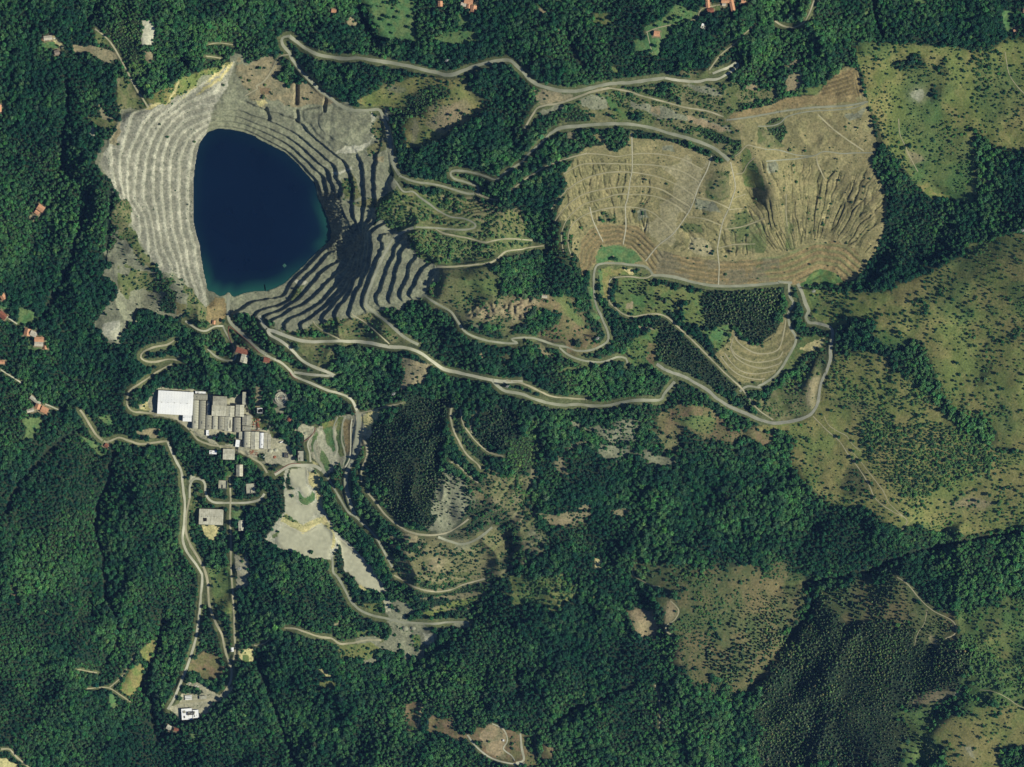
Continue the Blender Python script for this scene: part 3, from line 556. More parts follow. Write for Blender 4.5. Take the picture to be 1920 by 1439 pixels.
# --- scree west of the lake
cover('rockg', .10, 'B1 740 500 790 400 850 290 950 420 1080 520 1300 660 1400 800 1260 870 1240 900 1120 860 1000 920 930 970 860 1100 800 1100 720 1040 730 940 780 800 800 720 820 640 740 580', F_C)
cover('scrub', .6, 'B1 830 100 900 40 940 130 950 250 1050 430 1090 510 1000 500 870 320 820 250', F_S); cover('scrub', .55, 'B1 830 560 1000 560 1150 600 1260 650 1180 720 1000 700 900 770 850 700', F_S)
cover('forest', 1, 'B1 1150 780 1200 690 1270 710 1250 880 1150 850'); cover('heath', .1, 'B1 1260 790 1330 810 1310 870 1260 885'); cover('scrub', .6, 'B1 1330 660 1400 750 1480 850 1480 950 1380 950 1330 860')
cover('pale', 0, 'B1 730 960 850 920 870 1000 850 1060 790 1070 730 1020'); cover('lawn', 0, 'B1 140 825 190 835 262 880 242 942 118 952', warp=False); cover('lawn', .15, 'B1 180 1080 325 1050 335 1130 190 1150')
cover('dirt', .1, 'B1 210 170 250 160 290 180 230 220'); cover('green', .3, 'B1 340 230 400 230 390 270 340 270'); cover('lawn', .1, 'B1 0 820 60 830 50 880 0 860'); cover('green', .2, 'A1 0 720 60 740 60 800 0 800')
# --- top middle
cover('lawn', .03, 'A2 740 0 740 -60 1130 -60 1130 0 1150 60 1130 180 1150 260 1200 310 1000 290 890 280 850 180 800 80', F_B); cover('forest', .9, 'A2 945 20 990 0 1050 30 1000 50'); cover('lawn', .1, 'A2 1400 220 1580 230 1590 320 1480 330 1370 310 1280 270')
cover('lawn', .2, 'A2 1450 100 1540 120 1570 180 1450 200'); cover('sand', 0, 'A2 1470 10 1600 0 1590 60 1490 55'); cover('dirt', .1, 'A2 640 170 700 110 720 200 660 205'); cover('dirt', .1, 'A2 610 20 640 60 620 90')
cover('dry', .26, 'A2 720 720 830 670 940 610 1150 560 1300 560 1480 580 1640 720 1660 770 1580 850 1430 930 1200 1050 1090 1070 1060 920 1100 850 1220 800 1060 770 920 780 780 760')
cover('rockg', .05, 'A2 930 640 970 610 1080 640 1080 670 960 660'); cover('forest', 1, 'A2 1080 700 1230 640 1390 620 1400 690 1250 760 1210 830 960 850 1000 770 1080 760'); cover('tan', .1, 'A2 1230 790 1280 760 1300 780 1240 810')
cover('palet', .05, 'A2 1130 850 1170 870 1160 1000 1110 1050 1130 950'); cover('tan', .15, 'A2 1230 900 1350 760 1500 740 1540 830 1400 900 1290 960'); cover('scrub', .25, 'A2 1490 570 1640 720 1660 780 1590 740 1480 620'); cover('pale', 0, 'A2 920 780 950 790 950 880 930 850')
cover('lawn', .05, 'A3 950 200 1100 120 1180 20 1280 80 1340 100 1320 140 1150 190 970 240 940 220', F_B); cover('lawn', .02, 'A3 970 240 1150 190 1120 260 1090 290 1060 400 1010 400 990 380 880 360 880 290 950 280', F_B)
cover('olive', .02, 'A3 590 90 680 100 720 140 690 165 580 160', F_B); cover('green', .1, 'A3 1380 60 1500 50 1480 100 1370 120'); cover('dirt', .1, 'A3 340 190 360 230 350 280 335 260'); cover('lawn', .1, 'A3 320 0 400 0 390 15 330 15'); cover('dirt', .1, 'A3 190 80 290 85 280 105 200 100'); cover('olive', .4, 'A3 180 30 240 30 230 80 190 80')
cover('green', .3, 'A3 720 480 780 510 750 530'); cover('lawn', .25, 'A4 730 140 760 90 800 50 810 100'); cover('lawn', 0, 'A4 1760 90 1830 80 1840 120 1810 250 1780 250 1755 130'); cover('lawn', .1, 'A4 1110 0 1220 0 1190 30 1130 20')
# --- dump head and slopes
cover('scrub', .6, 'A3 640 640 900 640 1150 580 1500 600 1700 620 1919 640 1919 720 1650 800 1560 850 1650 960 1650 1090 1600 1130 1460 1040 1150 960 870 880 700 880 500 900 350 910 420 780 500 690')
cover('forest', 1, 'A3 400 790 470 770 560 840 560 890 390 890'); cover('forest', .85, 'A3 950 660 1100 640 1230 720 1200 750 1000 700', F_B); cover('forest', .9, 'A3 1270 900 1500 960 1650 1020 1640 1080 1500 1030 1380 980', F_S, .2)
cover('rockg', .04, 'A3 480 720 560 690 700 720 700 780 620 800 500 770'); cover('dirt', .3, 'A3 170 650 450 670 440 700 200 760'); cover('rockg', .03, 'A3 190 810 300 760 400 750 390 780 220 830')
cover('rockg', .06, 'A3 830 710 950 740 1100 770 1250 830 1300 850 1500 900 1600 960 1500 950 1250 880 1000 830 840 770'); cover('tan', .06, 'A3 1000 750 1060 770 1050 830 1000 820'); cover('tan', .08, 'A3 1250 830 1400 870 1560 930 1500 945 1270 880')
cover('rockg', .08, 'A3 1230 620 1400 610 1500 690 1430 690 1300 650'); cover('tan', .15, 'A3 1680 620 1740 610 1770 650 1680 660'); cover('green', .15, 'A3 640 690 720 720 830 800 860 860 760 870 720 780'); cover('dirt', .05, 'A3 400 960 470 960 460 1020 400 1020')
cover('scrub', .3, 'A3 1150 530 1300 510 1400 500 1430 560 1280 570'); cover('dirt', .1, 'A4 280 440 370 430 370 450 300 470 180 500 170 490'); cover('tan', .15, 'A4 220 550 300 530 330 600 300 640 210 680 200 610'); cover('green', .3, 'A4 250 690 350 630 400 640 470 590 420 690')
DUMP = P('A3 480 1110 540 1060 660 1050 580 980 640 960 700 1080 760 1090 830 1050 850 960 880 1000 1100 1010 1300 1080 1430 1140 1500 1180 1560 1160 1620 1130 1650 1080 1640 960 1550 880 1650 830 1919 740 '
         'A4 200 710 420 690 600 500 650 480 700 500 760 640 800 800 860 960 850 1060 840 1120 820 1200 900 1330 930 1439 B4 930 150 890 330 850 430 760 570 700 630 600 660 330 680 150 655 0 662 B3 1600 682 1300 652 1000 592 940 530 600 520 580 560 510 590 480 480 430 420 440 300 500 260 400 330 300 250 330 130 400 0 A3 330 1439 400 1350 370 1250')
cover('tail', .025, DUMP, F_S, warp=False)
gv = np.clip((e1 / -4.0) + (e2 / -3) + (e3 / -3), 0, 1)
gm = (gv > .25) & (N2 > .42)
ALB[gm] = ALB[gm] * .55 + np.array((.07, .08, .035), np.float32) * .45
cover('palet', .0, 'A3 1050 1150 1200 1160 1430 1150 1340 1350 B3 1300 100 1150 300 1040 380 990 300 1000 230 1100 120 1180 60 A3 1200 1439 1150 1300'); cover('rockg', .02, 'B3 890 130 960 120 980 190 910 205'); cover('rockg', .01, 'A3 1080 1050 1150 1050 1170 1100 1080 1090')
cover('scrub', .25, 'B3 1240 220 1360 240 1370 300 1240 290', F_S); cover('palet', .2, 'B3 1290 330 1400 350 1460 470 1330 470 1270 400', F_S); cover('scrub', .3, 'B3 620 130 720 160 750 220 640 220', F_S); cover('scrub', .12, 'A3 1470 1240 1560 1260 1560 1430 1400 1439 1380 1330', F_S)
cover('rockg', .12, 'B3 1320 60 1450 80 1500 150 1420 160 1320 120', F_S); cover('scrub', .12, 'A4 0 920 100 960 200 1060 60 1080 0 1040', F_S); cover('forest', .9, 'A4 50 890 110 860 200 840 210 960 170 1040 80 950', F_S, .25); cover('rockg', .1, 'A4 60 1180 130 1170 140 1240 70 1250', F_S)
cover('rockg', .0, 'A4 620 830 780 790 740 850 640 880'); cover('scrub', .2, 'B4 200 180 260 250 270 400 210 420', F_S)
cover('olive', .10, 'A3 1670 1080 1740 1140 1800 1250 1840 1400 1760 1380 1650 1300 1640 1180', F_S); cover('scrub', .1, 'B3 1590 140 1700 100 1800 220 1860 400 1750 440 1540 430', F_S)
cover('brown', .01, 'A4 0 800 200 720 420 690 700 690 720 730 400 760 150 790 0 840 A3 1919 800 1700 840 1560 880 1570 830 1700 790 1919 760'); cover('brown', 0, 'A4 430 690 480 590 650 500 700 500 765 690 700 700')
s, m = polymask(P('B3 510 590 480 480 490 350 560 260 640 235 820 240 900 250 980 330 1060 420 1240 470 1480 500 1919 480 B4 200 450 400 380 560 360 700 420 750 500 750 570 640 620 600 660 330 660 150 650 0 650 B3 1919 655 1480 675 1300 645 1040 595 950 500 880 420 800 380 660 380 610 440 590 510 540 575'))
ALB[s][m] = tcol('brown', mixn[s])[m]; DENS[s][m] = 0.02
st = (RING > .3) & (rf > .45) & (RD < 46); ALB[st] = ALB[st] * np.array((.74, .80, .82), np.float32)
st = (TOE > .3) & (tf > .5); ALB[st] = ALB[st] * np.array((.80, .98, .9), np.float32)
st = (HAT > .3) & (hf > .5); ALB[st] *= .68
ring2 = (RING > .3) & (N1 > .5) & (X > 1230); ALB[ring2] = ALB[ring2] * .4 + .6 * np.array((.19, .18, .12), np.float32)
cover('lawn', 0, 'B3 600 510 600 460 660 400 760 385 850 405 900 450 940 512 860 520 700 505'); cover('forest', 1, 'B3 710 475 740 465 765 485 740 500 715 495', F_B); cover('sand', 0, 'B3 720 460 735 458 735 468 722 470')
cover('green', .04, 'B4 320 672 370 600 450 550 560 580 620 640 520 670'); cover('dry', .06, 'B3 640 560 720 540 870 545 890 600 700 612 690 760 650 770 640 640'); cover('lawn', .02, 'B3 612 570 650 590 640 680 665 750 620 740')
cover('sand', 0, 'B3 800 560 870 555 880 600 850 600'); cover('lawn', .02, 'B3 560 860 600 880 640 900 600 925 570 900'); cover('forest', .9, 'B3 520 590 585 600 585 690 545 690', F_B); cover('lawn', .1, 'B3 540 690 590 700 600 790 640 860 600 850 570 780')
cover('dark', .8, 'B3 250 240 330 190 420 170 410 290 400 400 460 480 500 560 400 520 300 470 230 420', F_B)
cover('scrub', .2, 'B3 700 540 860 545 860 560 720 560', F_B); cover('scrub', .3, 'B3 880 570 990 560 995 600 900 605', F_B)
# --- conifer blocks and the small terraced dump
cover('olive', .62, 'B3 720 620 1000 620 1240 670 1240 740 1200 900 1050 860 850 870 740 780', F_C); cover('green', .12, 'B3 850 740 960 750 1100 800 1170 830 1120 870 1000 820 880 800', F_C); cover('dirt', .15, 'B3 820 800 880 790 870 840 820 850', F_C)
cover('green', .3, 'B3 1240 700 1500 690 1400 800 1400 1000 1550 960 1560 1060 1460 1150 1400 1010 1240 880', F_C); cover('forest', 1, 'B3 1400 690 1919 690 B4 190 680 180 860 160 950 60 1080 B3 1880 1040 1760 1100 1640 1010 1590 960 1400 980 1380 800', F_C)
cover('forest', 1, 'B3 1000 900 1150 930 1400 1160 1640 1400 C3 1800 330 1600 200 1480 100 B3 1240 1320 1040 1240 1060 1080 1000 980', F_C); cover('lawn', .1, 'B3 1440 1000 1560 970 1570 1050 1500 1090 1430 1060', F_C)
cover('tail', .03, SD, warp=False)
dc = np.hypot(X - 1425, (Y - 590)); st = inpoly(X, Y, SD) & (np.sin(dc / 13.0 * 2 * math.pi + (N1 - .5) * 2) > .15); ALB[st] = ALB[st] * .45 + .55 * np.array((.13, .135, .06), np.float32)
cover('olive', .04, 'B4 290 1040 400 1030 500 1060 470 1130 340 1200 140 1370 270 1100'); cover('sand', .02, 'B4 310 1130 400 1080 500 1060 460 1120 380 1160'); cover('dark', .4, 'B4 100 1439 300 1290 480 1150 510 1200 440 1439', F_S)
cover('scrub', .4, 'C4 0 170 130 80 350 0 470 0 430 180 380 280 270 330 110 330 80 290 0 240', F_S); cover('dirt', .1, 'C4 370 60 460 20 430 180 390 260 360 200', F_S); cover('forest', 1, 'B4 240 880 290 800 330 780 330 900 350 950 450 960 510 1000 500 1050 400 1030 290 1010', F_B)
cover('green', .35, 'B3 800 1110 960 1000 1040 980 1040 1190 1000 1250 880 1290 840 1200', F_S); cover('heath', .03, 'B3 970 1080 1040 1080 1020 1240 960 1200', F_S); cover('dirt', .1, 'B3 900 960 1000 960 1030 990 930 985', F_S)
# --- knoll between quarry and dump
cover('olive', .95, 'B2 960 0 1300 0 1640 60 1919 200 1919 420 1700 500 1400 530 1290 500 1150 400 1100 280 960 220 880 180', F_S, .3); cover('scrub', .2, 'B2 1560 130 1650 140 1640 210 1580 180'); cover('scrub', .1, 'B2 1480 410 1570 380 1600 410 1470 430'); cover('dry', .1, 'B2 1180 110 1240 120 1210 140'); cover('dry', .25, 'B2 1160 420 1290 460 1380 480 1340 500 1200 460')
cover('scrub', .4, 'B2 1290 560 1500 560 1700 500 1750 600 1780 760 1919 740 1919 1040 1850 1000 1640 940 1500 930 1440 860 1260 750'); cover('green', .3, 'B2 1500 650 1720 620 1740 740 1600 740', F_S); cover('tan', .06, 'B2 1540 850 1650 790 1800 790 1919 770 1919 880 1800 900 1650 950 1500 880'); cover('rockg', .02, 'B2 1540 950 1640 960 1620 1000 1550 980')
cover('forest', 1, 'B2 1720 520 1800 440 1919 420 B3 220 430 210 760 0 740 B2 1800 760', F_B); cover('heath', .12, 'B3 0 740 230 760 300 760 420 720 560 950 640 1030 600 1100 440 1140 340 1100 200 1060 160 1040 330 900 250 870 100 920 0 980'); cover('tan', .05, 'B3 0 780 180 740 220 800 130 900 0 960'); cover('olive', .15, 'B3 300 760 400 720 440 850 540 960 480 960 380 880', F_S)
cover('forest', .95, 'B3 60 1000 330 890 330 950 150 1030', F_B); cover('forest', 1, 'B3 410 1080 500 1060 490 1120 430 1120', F_B)
cover('scrub', .5, 'B2 100 1010 600 1060 960 1090 800 940 700 900 500 930 300 1000', F_S); cover('scrub', .4, 'B2 270 1080 560 1090 580 1200 500 1290 350 1210', F_S); cover('dirt', .12, 'B2 1040 1200 1280 1240 1230 1320 1160 1430 C2 1190 100 1060 130', F_S)
cover('scrub', .45, 'B2 830 860 960 960 1170 1100 1000 1090 960 1080 800 950 720 890', F_S); cover('scrub', .5, 'B3 0 1100 200 1090 340 1180 280 1190 150 1100 0 1140', F_S); cover('dirt', .3, 'B3 180 1090 250 1150 330 1190 220 1180', F_S); cover('scrub', .3, 'B3 300 1290 420 1260 600 1230 580 1260 350 1300', F_S); cover('tan', .3, 'B2 1620 1120 1640 1200 1620 1260', F_S); cover('scrub', .3, 'B2 1760 1170 1830 1160 1830 1280 1770 1260', F_S)
# --- works, basins
cover('yard', .02, YARD, F_B); cover('sand', .06, 'C1 980 210 1060 200 1090 260 990 255', F_S); cover('forest', .9, 'C1 1520 470 1600 430 1690 440 1680 510 1560 510', F_B); cover('forest', .8, 'C2 0 580 40 560 60 620 0 640', F_S)
cover('green', .5, 'C1 1820 320 1919 300 1919 400 1880 400', F_S); cover('dirt', .2, 'C1 1840 80 1880 90 1880 250 1845 240', F_S); cover('scrub', .3, 'C2 0 340 100 340 160 440 110 460 80 380 0 400', F_S)
cover('yard', 0, 'C2 330 370 430 400 350 500 330 440'); cover('rockg', 0, 'C2 130 240 210 220 180 305 130 290'); cover('yard', .02, 'C2 260 400 340 360 330 440 290 420')
cover('pale', .0, 'C2 210 690 390 670 460 740 470 880 500 1000 560 1130 650 1210 760 1310 850 1439 640 1439 610 1240 530 1340 330 1320 130 1240 60 1200 130 1070 200 1000 205 850', F_S)
cover('forest', .9, 'C2 235 690 260 690 240 760 240 810 270 830 230 850 215 790', F_S); cover('lawn', .05, 'C2 290 840 340 890 380 880 400 850 430 870 430 920 370 955 320 940', F_S); cover('sand', .02, 'C2 370 700 460 730 460 830 490 980 440 930 430 860 380 800', F_S); cover('forest', .8, 'C2 390 700 440 705 430 725 390 720', F_S)
cover('sand', .03, 'C2 200 1010 330 1090 440 1040 500 1045 545 1110 570 1200 560 1240 520 1265 545 1190 530 1130 470 1090 330 1150 190 1085 160 1070', F_S); cover('green', .6, 'C2 195 1015 300 1060 290 1080 190 1060', F_S); cover('green', .6, 'C2 100 1170 180 1120 180 1140 120 1200', F_S)
for sp, z in POND: cover('basin', 0, sp)
cover('forest', 1, 'C2 555 1300 600 1240 620 1310 640 1430 650 1439 D2 680 60 740 140 900 200 910 260 820 290 740 270 690 210 600 60 C2 560 1430', F_B); cover('lawn', .03, 'D2 730 130 890 205 830 210 760 170'); cover('sand', 0, 'D2 720 130 750 130 800 170 760 165')
cover('yard', .02, 'C2 440 400 590 310 760 270 840 330 860 400 800 480 720 600 640 700 520 720 480 700 400 620 380 500', F_B); cover('dry', .02, 'C2 470 370 590 320 570 380 480 420'); cover('lawn', .0, 'C2 480 420 550 380 555 500 575 560 540 570 500 480'); cover('lawn', .03, 'C2 460 540 500 590 540 660 510 715 460 620'); cover('basin', 0, 'C2 440 410 470 430 545 570 590 590 545 680 500 600 430 490')
cover('olive', .03, 'C2 585 320 635 320 618 400 620 520 635 600 600 600 570 480'); cover('brown', 0, 'C2 645 330 685 330 675 560 650 600 622 500 628 380'); cover('lawn', .1, 'C2 400 470 430 430 430 470 410 560 395 560', F_S); cover('dark', .9, 'C2 540 720 600 640 620 670 640 720 640 900 650 960 560 830', F_B); cover('lawn', 0, 'C2 650 610 680 600 660 650 620 680')
cover('sand', .05, 'C2 750 310 880 260 910 285 860 330 830 400 790 400', F_S); cover('dirt', .25, 'C2 750 450 800 450 790 520 760 540', F_S); cover('lawn', .6, 'C2 835 330 870 330 870 380 840 380', F_S); cover('sand', .1, 'C2 390 630 440 660 410 675', F_S)
# --- round plantation and scrub
cover('forest', 1, 'C2 800 560 900 350 1000 240 1400 180 1400 330 1330 700 1280 1000 1180 1130 1000 1050 880 950 900 870 790 790 790 650', F_C, -.15); cover('forest', 1, 'C2 1600 300 1750 230 1919 220 1919 400 1820 480 1750 560 1640 510 1560 420', F_C)
cover('rockg', .5, 'C2 1300 760 1420 720 1540 880 1490 1050 1350 1150 1180 1130 1280 1000', F_C); cover('forest', .85, 'C2 1410 250 1470 260 1540 440 1700 590 1640 700 1560 620 1480 520 1420 400', F_S); cover('heath', .08, 'C2 1500 780 1640 850 1640 900 1580 900'); cover('dirt', .05, 'C2 1680 840 1760 850 1750 950 1680 930'); cover('dirt', .1, 'C2 1810 1000 1919 980 1919 1080 1850 1060')
cover('scrub', .72, 'C2 1250 1180 1400 1230 1600 1200 1700 1120 1800 1120 1810 1300 1780 1439 D2 1650 80 1400 165 1280 175 1120 100 1000 50 C2 1000 1400', F_S, .1); cover('scrub', .5, 'C2 1660 1140 1750 1130 1790 1200 1780 1300 1720 1330 1690 1250'); cover('dirt', .06, 'C2 1270 1330 1390 1340 1330 1420 1200 1430'); cover('dirt', .15, 'C2 1060 1160 1180 1170 1160 1230 1080 1210')
cover('rockg', .03, 'C2 1440 1230 1530 1225 1540 1270 1450 1275'); cover('forest', .95, 'C2 1800 460 1919 440 C3 190 250 190 640 0 700 C2 1919 700 1800 650', F_S, .5); cover('scrub', .6, 'C2 1640 700 1919 720 C3 180 660 130 860 130 1000 250 1190 230 1290 0 1280 C2 1919 1200 1800 1000 1650 900', F_S)
cover('forest', .9, 'C2 1400 190 1600 150 1900 130 1750 220 1600 280 1450 250', F_B)
cover('dirt', .05, 'C3 0 870 60 870 70 910 0 960'); cover('dirt', .05, 'C3 0 990 110 1030 60 1090 0 1060'); cover('rockg', .1, 'C3 150 1120 250 1190 180 1210 130 1160'); cover('dirt', .15, 'C3 60 1200 150 1230 230 1290 100 1270'); cover('dirt', .05, 'C3 130 680 180 670 150 800 110 820'); cover('dirt', .1, 'C3 40 1370 100 1370 180 1380 100 1395')
cover('rockg', .35, 'C3 380 400 440 340 560 340 640 370 780 340 880 340 960 380 900 440 870 500 750 540 680 520 600 420 500 400'); cover('rockg', .05, 'C3 590 560 650 520 760 540 840 550 830 600 740 640 640 610'); cover('rockg', .2, 'C3 860 570 960 560 1040 610 1190 620 1190 660 1120 680 960 640'); cover('dirt', .2, 'C3 300 640 320 600 420 530 500 490 580 490 430 560 360 620 410 740 330 700')
cover('tan', .22, 'C3 190 1020 330 1010 460 1000 580 990 560 1040 430 1100 330 1110 270 1070 200 1040'); cover('dirt', .2, 'C3 460 960 580 950 570 980 470 985'); cover('dirt', .15, 'C3 700 980 850 950 860 990 790 1040 750 1030'); cover('sand', .05, 'C3 600 1340 650 1330 640 1410 600 1400'); cover('scrub', .25, 'C3 960 380 1060 430 1120 480 1060 480 990 410'); cover('scrub', .35, 'C3 1060 500 1200 470 1200 560 1100 560', F_S, .3)
cover('heath', .12, 'C3 1050 270 1180 200 1330 195 1480 290 1620 380 1750 390 1919 420 1919 450 1700 440 1560 480 1500 500 1420 430 1300 440 1200 470 1100 440 1030 380'); cover('olive', .4, 'C3 1150 330 1300 300 1480 340 1450 420 1250 400', F_S)
# --- right hillside
cover('dry', .09, 'A4 690 290 850 350 960 310 1200 340 1400 360 1560 370 1700 340 1760 280 2200 300 2200 1080 1840 1085 1690 1040 1560 930 1530 1020 1560 1100 1580 1400 1500 1439 1250 1439 1000 1150 870 1060 800 800 770 600 710 440', F_S)
cover('olive', .11, 'A4 1000 420 1300 500 1400 640 1300 900 1500 1000 1560 1100 1580 1400 1200 1200 1000 950 1080 700', F_S); cover('olive', .10, 'A4 1560 480 1900 520 1919 800 1620 900 1560 700', F_S); cover('green', .03, 'A4 1180 740 1330 700 1320 900 1180 900', F_S); cover('pale', 0, 'A4 1090 670 1170 640 1180 690 1150 750 1110 710'); cover('dirt', .02, 'A4 1060 1090 1130 1100 1220 1180 1160 1260 1100 1180')
cover('green', .4, 'A4 1050 1180 1300 1150 1560 1150 1590 1439 1300 1439', F_S, .25); cover('forest', .9, 'A4 1220 690 1230 640 1280 600 1330 640 1310 700 1240 760', F_B); cover('forest', 1, 'A4 970 440 1020 430 1060 460 1050 500 990 500', F_B); cover('forest', 1, 'A4 1070 410 1150 390 1210 430 1200 490 1100 500', F_B); cover('dark', .5, 'A4 1290 440 1340 440 1370 540 1300 540', F_B); cover('dirt', .1, 'A4 1600 1290 1690 1290 1680 1330 1610 1320'); cover('dirt', .1, 'A4 1700 1200 1810 1210 1750 1240'); cover('green', .25, 'A4 700 300 960 330 940 420 720 420', F_S)
cover('forest', .85, 'A4 800 780 860 860 900 1060 1000 1150 1080 1250 1150 1439 930 1439 900 1330 850 1180 860 1050', F_B)
cover('dry', .08, 'B4 330 690 620 720 850 720 960 715 1140 640 1300 560 1400 500 1600 390 1750 330 1919 280 2200 250 2200 1500 C4 2200 1110 1919 1110 1800 1130 1500 1160 1300 1150 1100 1080 1040 1130 960 1090 850 1020 780 970 600 950 560 980 430 850 330 780 250 680 240 600 300 480 180 430 0 420 0 390 100 380 350 340 420 290 500 0 B4 540 1160 540 1020 480 950 390 880', F_S)
cover('dry', .4, 'B4 400 740 700 720 850 740 880 880 700 920 560 960 480 900 420 850', F_S); cover('olive', .4, 'B4 380 760 450 750 560 760 480 880 400 860', F_S); cover('dry', .5, 'B4 560 1160 900 1160 1080 1380 C4 1080 0 1200 130 1280 230 1000 330 700 340 520 280 520 0', F_S); cover('olive', .09, 'B4 1400 450 1700 380 1919 330 1919 460 1600 520 1500 760 1350 900 1200 700', F_S)
cover('forest', .9, 'B4 550 990 700 920 850 900 860 960 830 1040 950 1050 1100 1050 1200 1100 1240 1200 1280 1300 1330 1439 C4 1330 100 1400 230 1480 290 1680 360 1730 450 1700 520 1650 510 1500 430 1380 340 1280 230 1200 130 1080 0 B4 1080 1380 960 1230 880 1150 700 1150 550 1180', F_B, .25); cover('green', .3, 'B4 860 960 1000 1060 1100 1060 1080 1130 950 1130 860 1040', F_S)
cover('green', .1, 'B4 1440 820 1560 830 1540 920 1450 960', F_S); cover('olive', .45, 'B4 1640 820 1720 820 1710 900 1650 890', F_S); cover('forest', .7, 'B4 1640 1220 1700 1220 1680 1300 1600 1400 1560 1380', F_S); cover('forest', .8, 'B4 1830 900 1870 1000 1900 1150 1880 1100 1840 1000', F_S); cover('green', .2, 'B4 1800 650 1919 640 1919 900 1850 850 1800 740', F_S)
cover('dry', .95, 'C4 740 360 1100 350 1300 350 1450 420 1650 540 1919 560 1919 640 1700 700 1500 760 1300 900 1100 900 900 780 750 600', F_S, .2); cover('forest', .8, 'C4 1700 520 1780 530 1919 550 1919 580 1760 570', F_B); cover('olive', .35, 'C4 1700 180 1800 200 1850 400 1750 460 1720 300', F_S); cover('dry', .3, 'C4 1300 850 1700 760 1919 680 1919 1080 1500 1130 1150 1060 1100 950', F_S); cover('tan', .05, 'C4 1350 930 1500 900 1700 920 1600 980 1400 960'); cover('scrub', .2, 'C4 520 180 700 200 900 300 560 240 520 220', F_S)
cover('dark', .12, 'C4 640 640 760 720 800 850 700 920 600 880 620 740', F_S)
# --- lower right
cover('moor', .55, 'D3 880 0 1500 0 1919 0 D4 340 100 340 250 200 520 160 640 80 720 0 790 D3 1850 740 1680 900 1560 950 1480 880 1330 850 1340 700 1180 680 1170 580 1200 500 1100 460 1090 240 1150 200 1250 150 1080 140 900 90', F_S); cover('moor', .7, 'D3 1340 700 1400 500 1600 300 1919 200 D4 330 120 330 240 150 640 0 780 D3 1680 890 1500 860', F_C)
cover('tan', .04, 'D3 830 320 990 290 1020 330 1040 440 1020 520 920 510 860 450'); cover('tan', .1, 'D3 1110 240 1160 240 1200 330 1160 380 1100 410 1090 330'); cover('heath', .05, 'D3 1190 600 1230 600 1230 700 1180 690')
cover('forest', .92, 'D4 0 790 160 640 230 480 340 330 450 200 700 400 1000 430 1200 520 1400 520 1550 600 1500 800 1420 860 1180 880 1050 980 1000 1100 1100 1200 1000 1439 0 1439', F_C, -.1); cover('moor', .6, 'D4 430 180 700 100 1000 70 1170 240 1420 380 1400 500 1200 520 1000 420 700 400 560 330', F_C); cover('heath', .15, 'D4 680 220 900 250 1000 330 850 320', F_C); cover('dirt', .1, 'D4 1220 480 1310 520 1270 570 1230 520', F_C)
cover('green', .66, 'D4 1450 330 1919 250 2200 250 2200 1000 1919 1000 1480 980 1500 800 1560 600 1420 500', F_S, .7); cover('dry', .1, 'D4 1700 690 1850 690 1840 740 1720 720'); cover('dry', .1, 'D4 1650 380 1750 370 1740 400 1640 400'); cover('dry', .15, 'D4 1540 540 1650 500 1800 460 1919 400 1919 430 1780 490 1600 550'); cover('dry', .12, 'D4 1740 770 1900 760 1900 800 1750 800'); cover('dry', .15, 'D4 1750 600 1820 610 1800 650 1760 650')
cover('dry', .03, 'D4 1500 1060 1700 1070 1919 1040 2200 1000 2200 1700 1350 1700 1350 1439 1360 1300 1270 1200 1300 1100', F_S); cover('green', .3, 'D4 1020 1000 1300 1000 1270 1200 1360 1300 1350 1439 1020 1439 1100 1200', F_C); cover('forest', 1, 'D4 1720 1330 1850 1290 1919 1300 2200 1300 2200 1700 1720 1700 1760 1439', F_B); cover('tan', .06, 'D4 1110 960 1180 890 1300 880 1400 880 1380 930 1300 970 1130 985'); cover('pale', .02, 'D4 1390 940 1430 880 1460 900 1430 935'); cover('pale', .02, 'D4 1490 1290 1540 1290 1570 1380 1530 1350'); cover('dry', .25, 'D4 1540 1000 1919 990 1919 1050 1560 1060', F_S)
# --- lower middle
cover('rockg', .05, 'D2 920 230 970 250 1000 340 1150 380 1280 410 1200 470 1290 480 1320 550 1190 620 1150 690 1090 660 1080 610 900 560 700 560 720 520 900 480 960 440 950 380'); cover('rockg', .02, 'D2 1000 240 1090 260 1140 330 1040 350'); cover('rockg', .25, 'D2 760 640 870 630 900 700 780 690'); cover('olive', .5, 'D2 600 560 800 545 880 560 900 620 760 660 620 640', F_S); cover('basin', 0, 'D2 920 230 960 240 970 320 930 340'); cover('pale', 0, 'D2 1210 480 1280 490 1290 550 1220 560'); cover('green', .7, 'D2 1120 500 1180 500 1190 600 1150 610', F_S)
cover('olive', .5, 'D2 770 270 920 260 900 340 800 320', F_S); cover('green', .2, 'D2 720 470 800 450 800 490 740 510'); cover('dirt', .1, 'D2 550 420 640 330 650 340 570 430'); cover('dry', .4, 'D2 1200 330 1380 260 1480 230 1680 170 1660 210 1450 290 1300 350 1200 360', F_S); cover('sand', .05, 'D2 440 745 490 750 570 800 500 790'); cover('olive', .3, 'D2 430 820 560 820 590 880 470 870', F_S); cover('rockg', .2, 'D2 1410 410 1530 400 1560 450 1480 440 1410 435')
